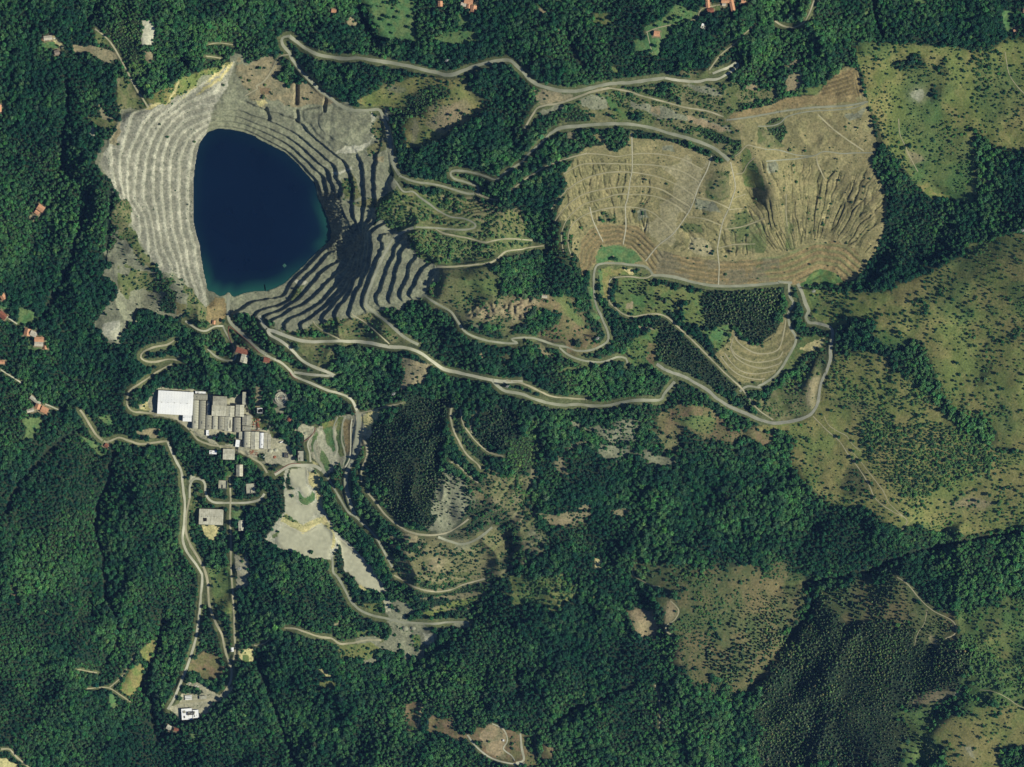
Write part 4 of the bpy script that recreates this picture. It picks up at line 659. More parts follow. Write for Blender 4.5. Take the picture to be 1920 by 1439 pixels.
cover('heath', .35, 'D2 1060 990 1190 970 1180 1160 1120 1215 1080 1150'); cover('sand', .05, 'D2 1185 975 1195 975 1190 1100 1165 1160 1172 1080'); cover('heath', .07, 'D2 1250 1100 1290 1060 1450 1110 1420 1150 1550 1230 1700 1130 1780 1170 1919 1190 1919 1430 1800 1400 1600 1320 1500 1270 1330 1190 1200 1190'); cover('tan', .05, 'D2 1640 1150 1700 1130 1800 1200 1800 1370 1660 1320 1600 1260'); cover('heath', .2, 'D3 0 1190 150 1200 190 1300 180 1420 0 1430'); cover('forest', .9, 'D3 80 1220 160 1220 170 1340 110 1340', F_S); cover('heath', .03, 'D3 210 1270 290 1310 280 1390 220 1390'); cover('sand', .05, 'D2 1600 910 1640 920 1640 940 1610 930'); cover('pale', .05, 'D2 1660 940 1740 945 1735 955 1670 950')
cover('dirt', .1, 'D3 70 105 120 110 100 150 80 130'); cover('dirt', .1, 'D3 430 90 450 130 440 190 400 185'); cover('olive', .7, 'D3 0 60 250 60 440 80 440 260 260 290 0 270', F_S, .3)
# --- lower left
cover('yard', .02, 'D1 1340 820 1400 820 1500 870 1580 930 1640 860 1680 850 1640 930 1530 980 1500 1060 1440 1100 1290 1110 1260 1060 1200 1020 1280 990', F_B); cover('forest', .9, 'D1 1300 900 1330 850 1440 890 1450 910 1310 920', F_B); cover('heath', .03, 'D1 1400 630 1460 620 1590 640 1620 760 1560 820 1440 800 1370 760', F_S)
cover('dry', .0, 'D1 860 850 930 730 990 690 1040 710 1000 860 920 940 850 890'); cover('dry', .12, 'D1 1000 600 1100 500 1110 560 1070 690 1020 650'); cover('sand', 0, 'D1 -300 1250 0 1385 60 1400 110 1425 125 1460 125 1800 -300 1800'); cover('sand', .02, 'C1 1430 1090 1600 1110 1590 1160 1520 1210 1450 1160'); cover('lawn', .5, 'C1 1560 1130 1600 1140 1590 1180 1560 1180', F_S); cover('yard', .04, 'C1 1690 1290 1780 1300 1790 1439 D1 1800 60 1770 130 1690 165 1700 60 C1 1690 1400', F_B)
cover('sand', .08, 'D1 1700 610 1820 590 1825 690 1720 670', F_S); cover('green', .2, 'D1 1740 640 1800 640 1800 690 1740 690', F_S); cover('lawn', .1, 'D1 1350 1210 1400 1210 1450 1240 1400 1250'); cover('lawn', .2, 'D1 770 920 830 940 840 1010 780 1020'); cover('olive', .45, 'D1 1520 0 1650 0 1660 300 1640 330 1560 330 1510 120', F_S); cover('heath', .3, 'D1 60 120 120 140 130 270 90 240')
cover('lawn', .25, 'C1 700 310 800 300 820 340 770 400 720 340', F_S); cover('dirt', .25, 'C1 970 420 1080 400 1160 410 1140 460 1000 470', F_S); cover('lawn', .05, 'C1 560 450 680 500 750 590 720 600 620 500'); cover('lawn', .1, 'C1 160 330 290 310 280 380 220 490 150 490 190 400', F_B); cover('green', .4, 'C1 1640 650 1660 700 1640 760 1620 700', F_S); cover('lawn', .3, 'C1 1660 1000 1750 1000 1740 1060 1670 1060', F_S); cover('scrub', .4, 'C1 1350 820 1440 820 1420 960 1400 1100 1370 1000', F_S)
cover('pale', .02, 'C1 1350 730 1400 750 1360 800'); cover('scrub', .4, 'C1 1780 1300 1700 1290 1740 1360', F_S)
# water and edges
NB = fbm(X, Y, 5, 2, 231)
ALB *= (0.70 + 0.34 * NB + .26 * fbm(X, Y, 11, 3, 233))[..., None]
SMOOTH = np.zeros((NY, NX), np.float32)
for sp, z in POND: SMOOTH = np.maximum(SMOOTH, softmask(sp, 2, False))
# coarse streaks on the grassy hillside and along the dump slopes
HILL = sst(1480, 1560, X) * (Y < 1120) * (DENS < .2)
hs = fbm(X * .8 + Y * .5, Y * .35 - X * .25, 9, 3, 241); ALB *= (1 + HILL * (hs - .5) * .9)[..., None]
# bushes hug dark gullies of the dumps
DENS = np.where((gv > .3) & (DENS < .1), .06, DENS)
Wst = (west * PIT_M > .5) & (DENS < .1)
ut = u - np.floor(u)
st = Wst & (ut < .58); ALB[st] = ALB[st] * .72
SCREE_SHADE = softmask('B2 450 0 640 0 780 300 780 480 560 480 520 380', 2); ALB *= (1 - .2 * SCREE_SHADE)[..., None]  # shadow over the lakeside scree, partly painted into the ground colour
st = (CBH > .4) & (hbf < .30) & (N2 > .40); ALB[st] = ALB[st] * .3 + .7 * np.array((.25, .23, .14), np.float32); DENS[st] *= .15
st = (CBH > .4) & (hbf >= .30) & (DENS > .25); FAM[st] = 2; DENS[st] = np.maximum(DENS[st], .8); BRI[st] = .1
st = (CB > .4) & (cbf < .36) & (N2 > .38); ALB[st] = ALB[st] * .35 + .65 * np.array((.235, .215, .125), np.float32); DENS[st] *= .22
st = (CB > .4) & (cbf >= .36); FAM[st] = 2; DENS[st] = np.maximum(DENS[st] * .9, .5) * (DENS[st] > 0)
SZ = np.zeros((NY, NX), np.float32)
for q in ('D3 700 -150 1919 -150 D4 2300 -150 2300 1800 900 1800 0 1000 D3 1500 1000 1000 700', 'B4 420 640 1000 640 1600 330 2300 150 C4 2300 1250 1200 1250 400 1000 100 500 250 400 B4 560 900', 'A4 690 250 2300 250 2300 1150 1600 1439 900 1250', 'B2 1000 100 1919 300 B3 560 700 640 1100 0 1150 B2 1400 1000 1200 600', 'C2 1400 600 1919 450 C3 1000 300 1919 400 1500 600 900 700 300 1439 C2 1250 1439 D2 1000 200 C2 1250 1150 1500 1000', 'A2 700 540 1500 540 1700 780 1150 1100'):
    SZ = np.maximum(SZ, softmask(q, 2))
SZ = np.clip(blur(SZ, 14), 0, 1) * (1 - PIT_M) * (1 - softmask(DUMP, 3))
HS = SZ * (X > 1450) * (DENS < .25); DENS = DENS * (1 + 2.6 * HS)
DS = blur(DENS, 50); DENS = np.where(DENS > 0, DENS * (1 - .5 * SZ) + DS * .5 * SZ, DENS)
w_ = (.62 * SZ)[..., None]; AB = np.stack([blur(ALB[..., c], 40) for c in range(3)], -1); ALB = ALB * (1 - w_) + AB * w_ * (.80 + .4 * N2[..., None])
st = (ROAD_M > .2) & (ALB.mean(-1) < .055); ALB[st] = np.array((.105, .125, .06), np.float32) * (.7 + .6 * N2[st])[..., None]
DENS *= (1 - ROAD_M); DENS *= (1 - RAV_M); DENS[LAKE_M > .05] = 0
# ------------------------------------------------------------------ footprints of everything built (rect on its survey sheet)
B = []
def bld(kind, name, label, cat, spec, rot=0, h=6.0, **k):
    t = spec.split(); ox, oy = TX[t[0][1]], TY[t[0][0]]; x0, y0, x1, y1 = [float(v) * SC for v in t[1:]]
    B.append(dict(kind=kind, name=name, label=label, cat=cat, cx=ox + (x0 + x1) / 2, cy=oy + (y0 + y1) / 2, w=(x1 - x0) * PX, d=(y1 - y0) * PX, rot=rot, h=h, **k))
FG = 'halls of the factory'
bld('gable', 'factory_hall', 'largest factory hall with a bright white roof', 'hall', 'C1 1132 132 1384 298', 3.2, 9, mat='white', pn=13, group=FG)
bld('gable', 'factory_hall', 'white roofed annex on the lower right corner of the largest hall', 'hall', 'C1 1313 298 1374 347', 2, 7.5, mat='white', pn=4, group=FG)
bld('barrel', 'factory_hall', 'long grey barrel roofed hall touching the white hall', 'hall', 'C1 1378 196 1424 400', 1.5, 7, ax='y', group=FG)
bld('barrel', 'factory_hall', 'second long grey barrel roofed hall from the white hall', 'hall', 'C1 1426 198 1474 404', 1.5, 7, ax='y', group=FG)
bld('barrel', 'factory_hall', 'short barrel roofed hall, third in the row from the white hall', 'hall', 'C1 1474 303 1518 404', 1.5, 7, ax='y', group=FG)
bld('barrel', 'factory_hall', 'narrow vaulted shed above the third barrel hall', 'hall', 'C1 1484 204 1506 300', 1, 5, ax='y', group=FG)
bld('barrel', 'factory_hall', 'grey barrel roofed hall lying crosswise at the top of the factory', 'hall', 'C1 1388 150 1490 194', 2, 7, ax='x', group=FG)
bld('flat', 'white_shed', 'small white flat roofed shed beside the top factory edge', 'shed', 'C1 1402 132 1478 152', 4, 4, mat='white')
bld('gable', 'factory_tower_hall', 'tall grey gabled block, upper of the two at the factory middle', 'hall', 'C1 1530 168 1628 232', 2, 19, mat='fibre', pn=7, group=FG)
bld('gable', 'factory_tower_hall', 'tall grey gabled block, lower of the two at the factory middle', 'hall', 'C1 1522 234 1622 308', 2, 16, mat='fibre', pn=7, group=FG)
bld('barrel', 'factory_hall', 'leftmost barrel hall below the tall gabled blocks', 'hall', 'C1 1524 311 1563 406', 1.5, 7, ax='y', group=FG)
bld('barrel', 'factory_hall', 'second barrel hall below the tall gabled blocks', 'hall', 'C1 1566 313 1610 408', 1.5, 7, ax='y', group=FG)
bld('gable', 'factory_hall', 'gabled hall with a dark roof slit, third below the tall blocks', 'hall', 'C1 1614 318 1666 418', 1.5, 8, mat='fibre', pn=6, slit=True, group=FG)
bld('barrel', 'factory_hall', 'rightmost barrel hall below the tall gabled blocks', 'hall', 'C1 1676 320 1728 426', 1.5, 7, ax='y', group=FG)
bld('gable', 'factory_hall', 'grey gabled hall right of the tall blocks', 'hall', 'C1 1626 237 1682 313', 2, 11, mat='fibre', pn=5, group=FG)
bld('gable', 'factory_hall', 'stepped grey hall under the slender conveyor tower', 'hall', 'C1 1694 230 1752 312', 2, 13, mat='fibre', pn=5, group=FG)
bld('flat', 'conveyor_tower', 'slender grey tower building at the upper factory end', 'tower', 'C1 1742 136 1768 228', 1, 15, mat='conc')
bld('gable', 'factory_hall', 'pale hall at the right end of the upper factory row', 'hall', 'C1 1742 306 1802 376', 2, 12, mat='fibre', pn=5, group=FG)
bld('barrel', 'factory_hall', 'short vaulted hall below the pale right end hall', 'hall', 'C1 1742 380 1802 416', 1, 7, ax='x', group=FG)
bld('barrel', 'factory_hall', 'tall vaulted hall at the left of the lower factory row', 'hall', 'C1 1750 421 1798 536', 1.5, 8, ax='y', group=FG)
bld('gable', 'factory_hall', 'gabled hall second in the lower factory row', 'hall', 'C1 1804 425 1860 546', 1.5, 8, mat='fibre', pn=7, group=FG)
bld('gable', 'factory_hall', 'gabled hall third in the lower factory row', 'hall', 'C1 1868 430 1922 546', 1.5, 8, mat='fibre', pn=7, group=FG)
bld('barrel', 'factory_hall', 'narrow white vaulted hall in the lower factory row', 'hall', 'C2 22 430 60 540', 1.5, 7, ax='y', mat='white', group=FG)
bld('gable', 'factory_hall', 'grey hall at the right end of the lower factory row', 'hall', 'C2 64 442 102 545', 1.5, 7, mat='fibre', pn=6, group=FG)
bld('flat', 'annex', 'small flat annex with dark roof openings beside lower vaulted hall', 'annex', 'C1 1716 422 1746 478', 2, 6, mat='conc')
bld('flat', 'annex', 'small white annex at the lower left corner of the lower row', 'annex', 'C1 1692 482 1722 532', 8, 4, mat='white')
bld('flat', 'annex', 'little pale kiosk in the yard below the barrel halls', 'annex', 'C1 1480 410 1500 450', 0, 4, mat='white')
bld('gable', 'canteen', 'rounded grey roofed building across the works road', 'building', 'C1 1602 548 1684 622', 2, 7, mat='fibre', pn=6)
bld('flat', 'white_shed', 'long low white shed left of the rounded grey building', 'shed', 'C1 1503 558 1556 584', 2, 4, mat='white')
bld('house', 'works_house', 'pale grey works house among trees right of the rounded building', 'house', 'C1 1698 662 1742 742', 0, 6, mat='fibre')
bld('flat', 'roofless_ruin', 'roofless pale ruin overgrown in the wood', 'ruin', 'C1 1568 774 1630 834', 2, 5, mat='conc')
bld('gable', 'storage_hall', 'big lone grey hall with a dark roof hole beside the lane', 'hall', 'C1 1428 982 1600 1092', 2, 8, mat='fibre', pn=12, hole=True)
bld('gable', 'storage_shed', 'small grey shed with a dark side right of the straight lane', 'shed', 'C1 1712 1064 1746 1136', -3, 5, mat='fibre', pn=4)
bld('flat', 'roofless_ruin', 'grey slab ruin beside the pale loop road', 'ruin', 'C1 1768 797 1832 868', -4, 3, mat='conc')
bld('flat', 'white_shed', 'small white shed right of the conveyor tower', 'shed', 'C1 1850 256 1886 286', 0, 4, mat='white')
bld('flat', 'white_shed', 'little white shed left of the round settling tank', 'shed', 'C2 6 252 44 288', 0, 4, mat='white')
bld('ruin', 'rusty_plant', 'rusty red steel plant at the right end of the factory', 'ruin', 'C1 1812 330 1866 414', 4, 8)
bld('ruin', 'rusty_plant', 'rusty red scrap frame below the lower factory row', 'ruin', 'C1 1790 556 1852 590', 4, 3)
bld('ruin', 'rusty_plant', 'reddish broken frame above the narrow white hall', 'ruin', 'C2 0 340 24 410', 0, 6)
bld('flat', 'crusher_building', 'dark sided grey block at the forecourt corner', 'building', 'C2 300 562 340 634', 0, 10, mat='conc')
bld('flat', 'transformer_hut', 'small dark roofed hut left of the forecourt', 'hut', 'C2 200 576 230 610', 0, 4, mat='dark')
bld('house', 'quarry_building', 'dark red roofed hall beside the lane below the lake', 'hall', 'B1 1698 1128 1782 1164', 18, 7, mat='redbrown')
bld('gable', 'quarry_hall', 'pale flat hall directly below the dark red roof', 'hall', 'B1 1732 1172 1780 1230', 15, 6, mat='fibre', pn=4)
bld('house', 'quarry_hut', 'small brick red roofed hut right of the lake road', 'hut', 'B2 55 1195 96 1226', 8, 5, mat='redbrown')
bld('house', 'quarry_hut', 'orange hut in the brown yard at the lake outlet', 'hut', 'B1 1526 928 1546 952', 5, 3.5, mat='terra')
# houses
T = 'terra'
bld('house', 'house', 'orange roofed house in the wood at left, upper of the farm pair', 'house', 'B1 268 98 318 138', 35, 6, mat=T)
bld('house', 'house', 'small orange roofed outbuilding below the upper left wood house', 'house', 'B1 250 134 282 160', 35, 4, mat=T)
bld('house', 'house', 'orange roof at the left edge beside the green field', 'house', 'B1 2 736 36 776', -30, 6, mat=T)
bld('house', 'house', 'brown roofed long house at the left edge by the lane', 'house', 'B1 -14 868 44 908', 40, 6, mat='redbrown')
bld('house', 'house', 'orange roofed house left of the cream courtyard house', 'house', 'B1 172 986 214 1034', 12, 6, mat=T)
bld('house', 'house', 'cream roofed wing joining the two orange roofs', 'house', 'B1 214 1004 260 1040', 25, 5, mat='cream')
bld('house', 'house', 'house with orange and white roof above the lawn', 'house', 'B1 246 1046 310 1078', 3, 6, mat=T)
bld('house', 'house', 'white terrace house directly below the orange and white roof', 'house', 'B1 246 1080 306 1110', 3, 5, mat='cream')
bld('house', 'garden_shed', 'tiny orange shed at the corner of the lawn', 'shed', 'B1 312 1108 332 1132', 0, 3, mat=T)
bld('house', 'house', 'orange roof at the left edge near the forest lane', 'house', 'B1 -8 1214 28 1236', 0, 5, mat=T)
bld('house', 'house', 'orange roof nearest the grey farmhouse in the left wood', 'house', 'C1 250 222 284 258', 20, 6, mat=T)
bld('house', 'house', 'orange roofed house at the right end of the left wood hamlet', 'house', 'C1 290 246 340 286', 25, 6, mat=T)
bld('house', 'farmhouse', 'long grey roofed farmhouse of the left wood hamlet', 'farmhouse', 'C1 206 184 290 208', 38, 6, mat='fibre')
bld('house', 'house', 'white roofed cottage below the grey farmhouse', 'house', 'C1 190 258 238 280', -15, 4, mat='cream')
bld('house', 'garden_shed', 'orange brown shed by the winding pale lane', 'shed', 'C1 748 510 772 532', 30, 3, mat='redbrown')
bld('house', 'house', 'cream house with reddish roof at the top left clearing', 'house', 'A1 318 260 376 290', -6, 6, mat='cream')
bld('house', 'house', 'red roofed wing of the top left clearing house', 'house', 'A1 304 268 322 294', 0, 4, mat=T)
bld('house', 'cottage', 'grey brown roofed cottage below the top left lawn', 'cottage', 'A1 394 364 428 396', -15, 5, mat='slate')
bld('house', 'house', 'orange roof cut by the left edge high up', 'house', 'A1 -16 758 10 806', 0, 6, mat=T)
bld('house', 'house', 'lone red roofed house in the wood left of the big meadow', 'house', 'A2 544 72 578 100', 10, 5, mat=T)
bld('house', 'house', 'square red roofed house right of the big meadow', 'house', 'A2 1312 14 1342 50', 0, 6, mat=T)
bld('house', 'house', 'orange roofed house at the top of the farm cluster', 'house', 'A2 1500 4 1560 32', 10, 6, mat=T)
bld('house', 'barn', 'orange barn roof at the lower right of the farm cluster', 'barn', 'A2 1546 46 1586 90', 5, 6, mat=T)
bld('house', 'barn', 'small red roof in the middle of the farm cluster', 'barn', 'A2 1518 38 1544 64', 5, 5, mat=T)
bld('house', 'barn', 'grey white roof at the left of the farm cluster', 'barn', 'A2 1476 26 1512 50', 10, 5, mat='cream')
bld('house', 'house', 'tall narrow orange house at the end of the bent lane', 'house', 'A3 1392 4 1418 64', -4, 7, mat=T)
bld('house', 'house', 'dull red roofed house below the narrow orange house', 'house', 'A3 1402 70 1446 98', -8, 5, mat='redbrown')
bld('house', 'house', 'wide orange roof at the top right hamlet', 'house', 'A3 1504 2 1556 30', 0, 6, mat=T)
bld('house', 'house', 'white house wall block beside the wide orange roof', 'house', 'A3 1510 34 1532 50', 0, 4, mat='cream')
bld('house', 'barn', 'long slanted orange barn of the top right hamlet', 'barn', 'A3 1566 2 1594 90', -12, 6, mat=T)
bld('house', 'house', 'small orange roof right of the long slanted barn', 'house', 'A3 1646 8 1676 30', 0, 5, mat=T)
bld('house', 'cottage', 'lone orange brown cottage on the square lawn', 'cottage', 'A3 1020 234 1060 268', 8, 5, mat=T)
bld('flat', 'house_shell', 'white roofless house shell among trees', 'ruin', 'A3 1358 180 1390 214', 20, 3, mat='white')
bld('house', 'house', 'orange roof cut by the right edge at the top', 'house', 'A4 1900 76 1924 102', 0, 5, mat=T)
bld('house', 'cottage', 'small orange roof below the narrow right lawn', 'cottage', 'A4 1832 222 1862 242', -10, 4, mat=T)
bld('house', 'hut', 'white hut on the grassy knoll', 'hut', 'B3 216 748 252 764', 4, 3, mat='cream')
bld('flat', 'lab_building', 'largest white block of the building with complex roof at the bottom left yard', 'building', 'D1 1300 1024 1378 1104', -4, 7, mat='white')
bld('flat', 'lab_building', 'white right wing of the complex roof building', 'building', 'D1 1382 1034 1424 1092', -4, 6, mat='white')
bld('flat', 'lab_building', 'dark roofed centre of the complex roof building', 'building', 'D1 1340 1046 1392 1070', -4, 9, mat='dark')
bld('house', 'house', 'grey roofed house below the valley road end', 'house', 'D1 1192 1146 1226 1176', 30, 5, mat='fibre')
bld('house', 'house', 'small red roofed house right of the grey roofed house', 'house', 'D1 1246 1166 1278 1184', 5, 4, mat='redbrown')
bld('flat', 'canopy', 'grey canopy roof in the bottom left car park', 'canopy', 'D1 1428 932 1480 956', -6, 4, mat='conc')
bld('flat', 'white_shed', 'tiny white hut in the brown clearing at the bottom', 'hut', 'D2 1776 1244 1788 1256', 0, 3, mat='white')
bld('gable', 'pump_house', 'white pump house at the junction of the lanes', 'hut', 'D1 1658 584 1674 612', 0, 4, mat='white', pn=2)

for b in B:
    r = math.hypot(b['w'], b['d']) / 2 / PX
    if b['w'] > 40 or b['d'] > 60: r *= 1.0
    s = bbox(np.array([[b['cx'], b['cy']]]), r + 8)
    a = math.radians(b['rot']); dx, dy = X[s] - b['cx'], Y[s] - b['cy']
    lx = np.abs(dx * math.cos(a) + dy * math.sin(a)) - b['w'] / 2 / PX; ly = np.abs(-dx * math.sin(a) + dy * math.cos(a)) - b['d'] / 2 / PX
    dd = np.maximum(lx, ly)
    b['z'] = float(sample(Z, b['cx'], b['cy'])) if b['cx'] > -100 else 0.0
    k = sst(7.0, 2.0, dd); Z[s] = Z[s] * (1 - k) + b['z'] * k
    DENS[s] = np.where(dd < 5.0 if 'factory' in b['name'] else dd < 3.2, 0, DENS[s])
    if b['kind'] == 'house':
        m = (dd < 3.5) & (NB[s] > .3); ALB[s][m] = np.array((.22, .19, .12), np.float32)
# thickener tank, pylon pads
for (px, py, rr) in [(P('C2 178 180')[0][0], P('C2 178 180')[0][1], 14), (P('C2 237 335')[0][0], P('C2 237 335')[0][1], 5)]:
    s = bbox(np.array([[px, py]]), rr + 10); dd = np.hypot(X[s] - px, Y[s] - py); zz = float(sample(Z, px, py))
    k = sst(rr + 7, rr + 1, dd); Z[s] = Z[s] * (1 - k) + zz * k; DENS[s] = np.where(dd < rr + 2, 0, DENS[s])
    m = dd < rr + 3; ALB[s][m] = np.array((.2, .2, .17), np.float32)

# ------------------------------------------------------------------ materials
def nmat(name):
    m = bpy.data.materials.new(name); m.use_nodes = True
    nt = m.node_tree; b = nt.nodes['Principled BSDF']; b.inputs['Roughness'].default_value = .9
    b.inputs['Specular IOR Level'].default_value = .15
    return m, nt, b
def noise_col(nt, scale, detail, c1, c2, coord='Object', lo=.35, hi=.65):
    tc = nt.nodes.new('ShaderNodeTexCoord'); n = nt.nodes.new('ShaderNodeTexNoise'); n.inputs['Scale'].default_value = scale; n.inputs['Detail'].default_value = detail
    r = nt.nodes.new('ShaderNodeValToRGB'); r.color_ramp.elements[0].position = lo; r.color_ramp.elements[1].position = hi
    r.color_ramp.elements[0].color = (*c1, 1); r.color_ramp.elements[1].color = (*c2, 1)
    nt.links.new(tc.outputs[coord], n.inputs['Vector']); nt.links.new(n.outputs['Fac'], r.inputs['Fac'])
    return r.outputs['Color'], n
def simple(name, c1, c2, scale=.3, rough=.9, detail=6, lo=.35, hi=.65, bump=0, spec=.15):
    m, nt, b = nmat(name)
    c, n = noise_col(nt, scale, detail, c1, c2, lo=lo, hi=hi); nt.links.new(c, b.inputs['Base Color']); b.inputs['Roughness'].default_value = rough
    b.inputs['Specular IOR Level'].default_value = spec
    if bump:
        bp = nt.nodes.new('ShaderNodeBump'); bp.inputs['Strength'].default_value = .6; bp.inputs['Distance'].default_value = bump
        nt.links.new(n.outputs['Fac'], bp.inputs['Height']); nt.links.new(bp.outputs['Normal'], b.inputs['Normal'])
    return m
M = {}
def ground_mat():
    m, nt, b = nmat('ground')
    at = nt.nodes.new('ShaderNodeAttribute'); at.attribute_name = 'cover'
    c, n = noise_col(nt, .22, 8, (.66, .70, .68), (1.34, 1.30, 1.30), lo=.3, hi=.7)
    mx = nt.nodes.new('ShaderNodeMix'); mx.data_type = 'RGBA'; mx.blend_type = 'MULTIPLY'; mx.clamp_result = False; nt.links.new(at.outputs['Alpha'], mx.inputs['Factor'])
    nt.links.new(at.outputs['Color'], mx.inputs['A']); nt.links.new(c, mx.inputs['B']); nt.links.new(mx.outputs['Result'], b.inputs['Base Color'])
    bp = nt.nodes.new('ShaderNodeBump'); bp.inputs['Distance'].default_value = 1.0; rs = nt.nodes.new('ShaderNodeMath'); rs.operation = 'MULTIPLY'; rs.inputs[1].default_value = .5; nt.links.new(at.outputs['Alpha'], rs.inputs[0]); nt.links.new(rs.outputs[0], bp.inputs['Strength'])
    nt.links.new(n.outputs['Fac'], bp.inputs['Height']); nt.links.new(bp.outputs['Normal'], b.inputs['Normal'])
    b.inputs['Roughness'].default_value = 1; b.inputs['Specular IOR Level'].default_value = .05
    return m
M['ground'] = ground_mat()
M['gravel'] = simple('gravel_grey', (.22, .235, .175), (.33, .34, .26), .035, bump=.2)
M['asphalt'] = simple('worn_asphalt', (.23, .24, .20), (.30, .305, .25), .1)
M['pale'] = simple('gravel_pale', (.36, .365, .275), (.52, .515, .41), .035)
M['track'] = simple('dirt_track', (.27, .265, .175), (.43, .40, .28), .035)
M['path'] = simple('sandy_path', (.30, .285, .185), (.37, .345, .23), .06)
M['drain'] = simple('concrete_drain', (.38, .37, .27), (.48, .465, .36), .2)
M['white'] = simple('white_sheet_roof', (.80, .82, .86), (.90, .91, .93), .05, .5)
M['fibre'] = simple('fibre_cement', (.42, .42, .33), (.54, .535, .43), .18, lo=.3, hi=.7)
M['conc'] = simple('weathered_concrete', (.36, .36, .29), (.50, .50, .41), .3)
M['terra'] = simple('terracotta_tiles', (.50, .25, .14), (.66, .37, .23), .6)
M['redbrown'] = simple('red_brown_roof', (.20, .075, .05), (.30, .12, .08), .5)
M['cream'] = simple('cream_roof', (.46, .42, .35), (.60, .55, .46), .5)
M['slate'] = simple('brown_slate', (.22, .18, .15), (.30, .25, .20), .5)
M['dark'] = simple('bitumen_roof', (.06, .06, .06), (.10, .10, .095), .4)
M['wall'] = simple('rendered_wall', (.48, .45, .38), (.58, .55, .47), .4)
M['iwall'] = simple('works_wall', (.30, .29, .26), (.40, .39, .35), .3)
M['rust'] = simple('rusty_steel', (.20, .07, .04), (.36, .15, .09), .5)
def stained(name, c1, c2, st):
    m, nt, b = nmat(name)
    c, n = noise_col(nt, .12, 6, c1, c2, lo=.35, hi=.65)
    tc = nt.nodes.new('ShaderNodeTexCoord'); mp = nt.nodes.new('ShaderNodeMapping'); mp.inputs['Scale'].default_value = (.9, .06, .3)
    ns = nt.nodes.new('ShaderNodeTexNoise'); ns.inputs['Scale'].default_value = 1.0; ns.inputs['Detail'].default_value = 4
    rp = nt.nodes.new('ShaderNodeValToRGB'); rp.color_ramp.elements[0].position = .48; rp.color_ramp.elements[1].position = .72
    rp.color_ramp.elements[0].color = (1, 1, 1, 1); rp.color_ramp.elements[1].color = (*st, 1)
    mx = nt.nodes.new('ShaderNodeMix'); mx.data_type = 'RGBA'; mx.blend_type = 'MULTIPLY'; mx.inputs['Factor'].default_value = 1
    nt.links.new(tc.outputs['Object'], mp.inputs['Vector']); nt.links.new(mp.outputs['Vector'], ns.inputs['Vector']); nt.links.new(ns.outputs['Fac'], rp.inputs['Fac'])
    nt.links.new(c, mx.inputs['A']); nt.links.new(rp.outputs['Color'], mx.inputs['B']); nt.links.new(mx.outputs['Result'], b.inputs['Base Color'])
    b.inputs['Roughness'].default_value = .8; return m
M['fibre'] = stained('fibre_cement', (.44, .435, .35), (.60, .59, .49), (.62, .60, .55))
M['fibre2'] = stained('old_fibre_cement', (.30, .295, .24), (.43, .42, .345), (.60, .58, .54))
M['conc'] = stained('weathered_concrete', (.32, .32, .26), (.48, .48, .39), (.55, .53, .50))
M['glass'] = simple('window_glass', (.03, .04, .05), (.05, .06, .07), 1, .15, spec=.5)
M['opening'] = simple('dark_opening', (.012, .012, .012), (.02, .02, .02), 1)
M['steel'] = simple('galvanised_steel', (.45, .46, .46), (.58, .58, .58), 1, .5)
M['barrier'] = simple('red_barrier', (.20, .08, .06), (.30, .13, .09), .4)
M['trunk'] = simple('bark', (.06, .045, .03), (.10, .08, .055), 2)
M['carwhite'] = simple('white_car_paint', (.78, .78, .78), (.82, .82, .82), 1, .3, spec=.5)
M['tyre'] = simple('rubber', (.02, .02, .02), (.03, .03, .03), 1)

def mkobj(name, verts, faces, mat, parent=None, kind=None, smooth=False):
    me = bpy.data.meshes.new(name); me.from_pydata([tuple(v) for v in verts], [], [tuple(f) for f in faces]); me.update()
    if mat: me.materials.append(M[mat] if isinstance(mat, str) else mat)
    if smooth: me.shade_smooth()
    o = bpy.data.objects.new(name, me); COL.objects.link(o)
    if parent: o.parent = parent
    if kind: o['kind'] = kind
    return o
def inst(name, me, parent, loc=(0, 0, 0), rot=(0, 0, 0), scale=(1, 1, 1)):
    o = bpy.data.objects.new(name, me); COL.objects.link(o); o.parent = parent; o.location = loc; o.rotation_euler = rot; o.scale = scale; return o
def top(name, label, cat, loc, rotz=0, group=None):
    o = bpy.data.objects.new(name, None); COL.objects.link(o); o.location = loc; o.rotation_euler = (0, 0, rotz)
    o.empty_display_size = 2; o['label'] = label; o['category'] = cat
    if group: o['group'] = group
    return o

# ------------------------------------------------------------------ terrain sheet (uniform inside, growing cells to the horizon)
ext = np.cumsum(30 * 1.55 ** np.arange(14))
fx = np.concatenate([(GX0 - ext)[::-1], gx, gx[-1] + ext]); fy = np.concatenate([(GY0 - ext)[::-1], gy, gy[-1] + ext])
ix = np.clip(np.arange(len(fx)) - 14, 0, NX - 1); iy = np.clip(np.arange(len(fy)) - 14, 0, NY - 1)
ZF = Z[iy][:, ix]; AF = ALB[iy][:, ix]
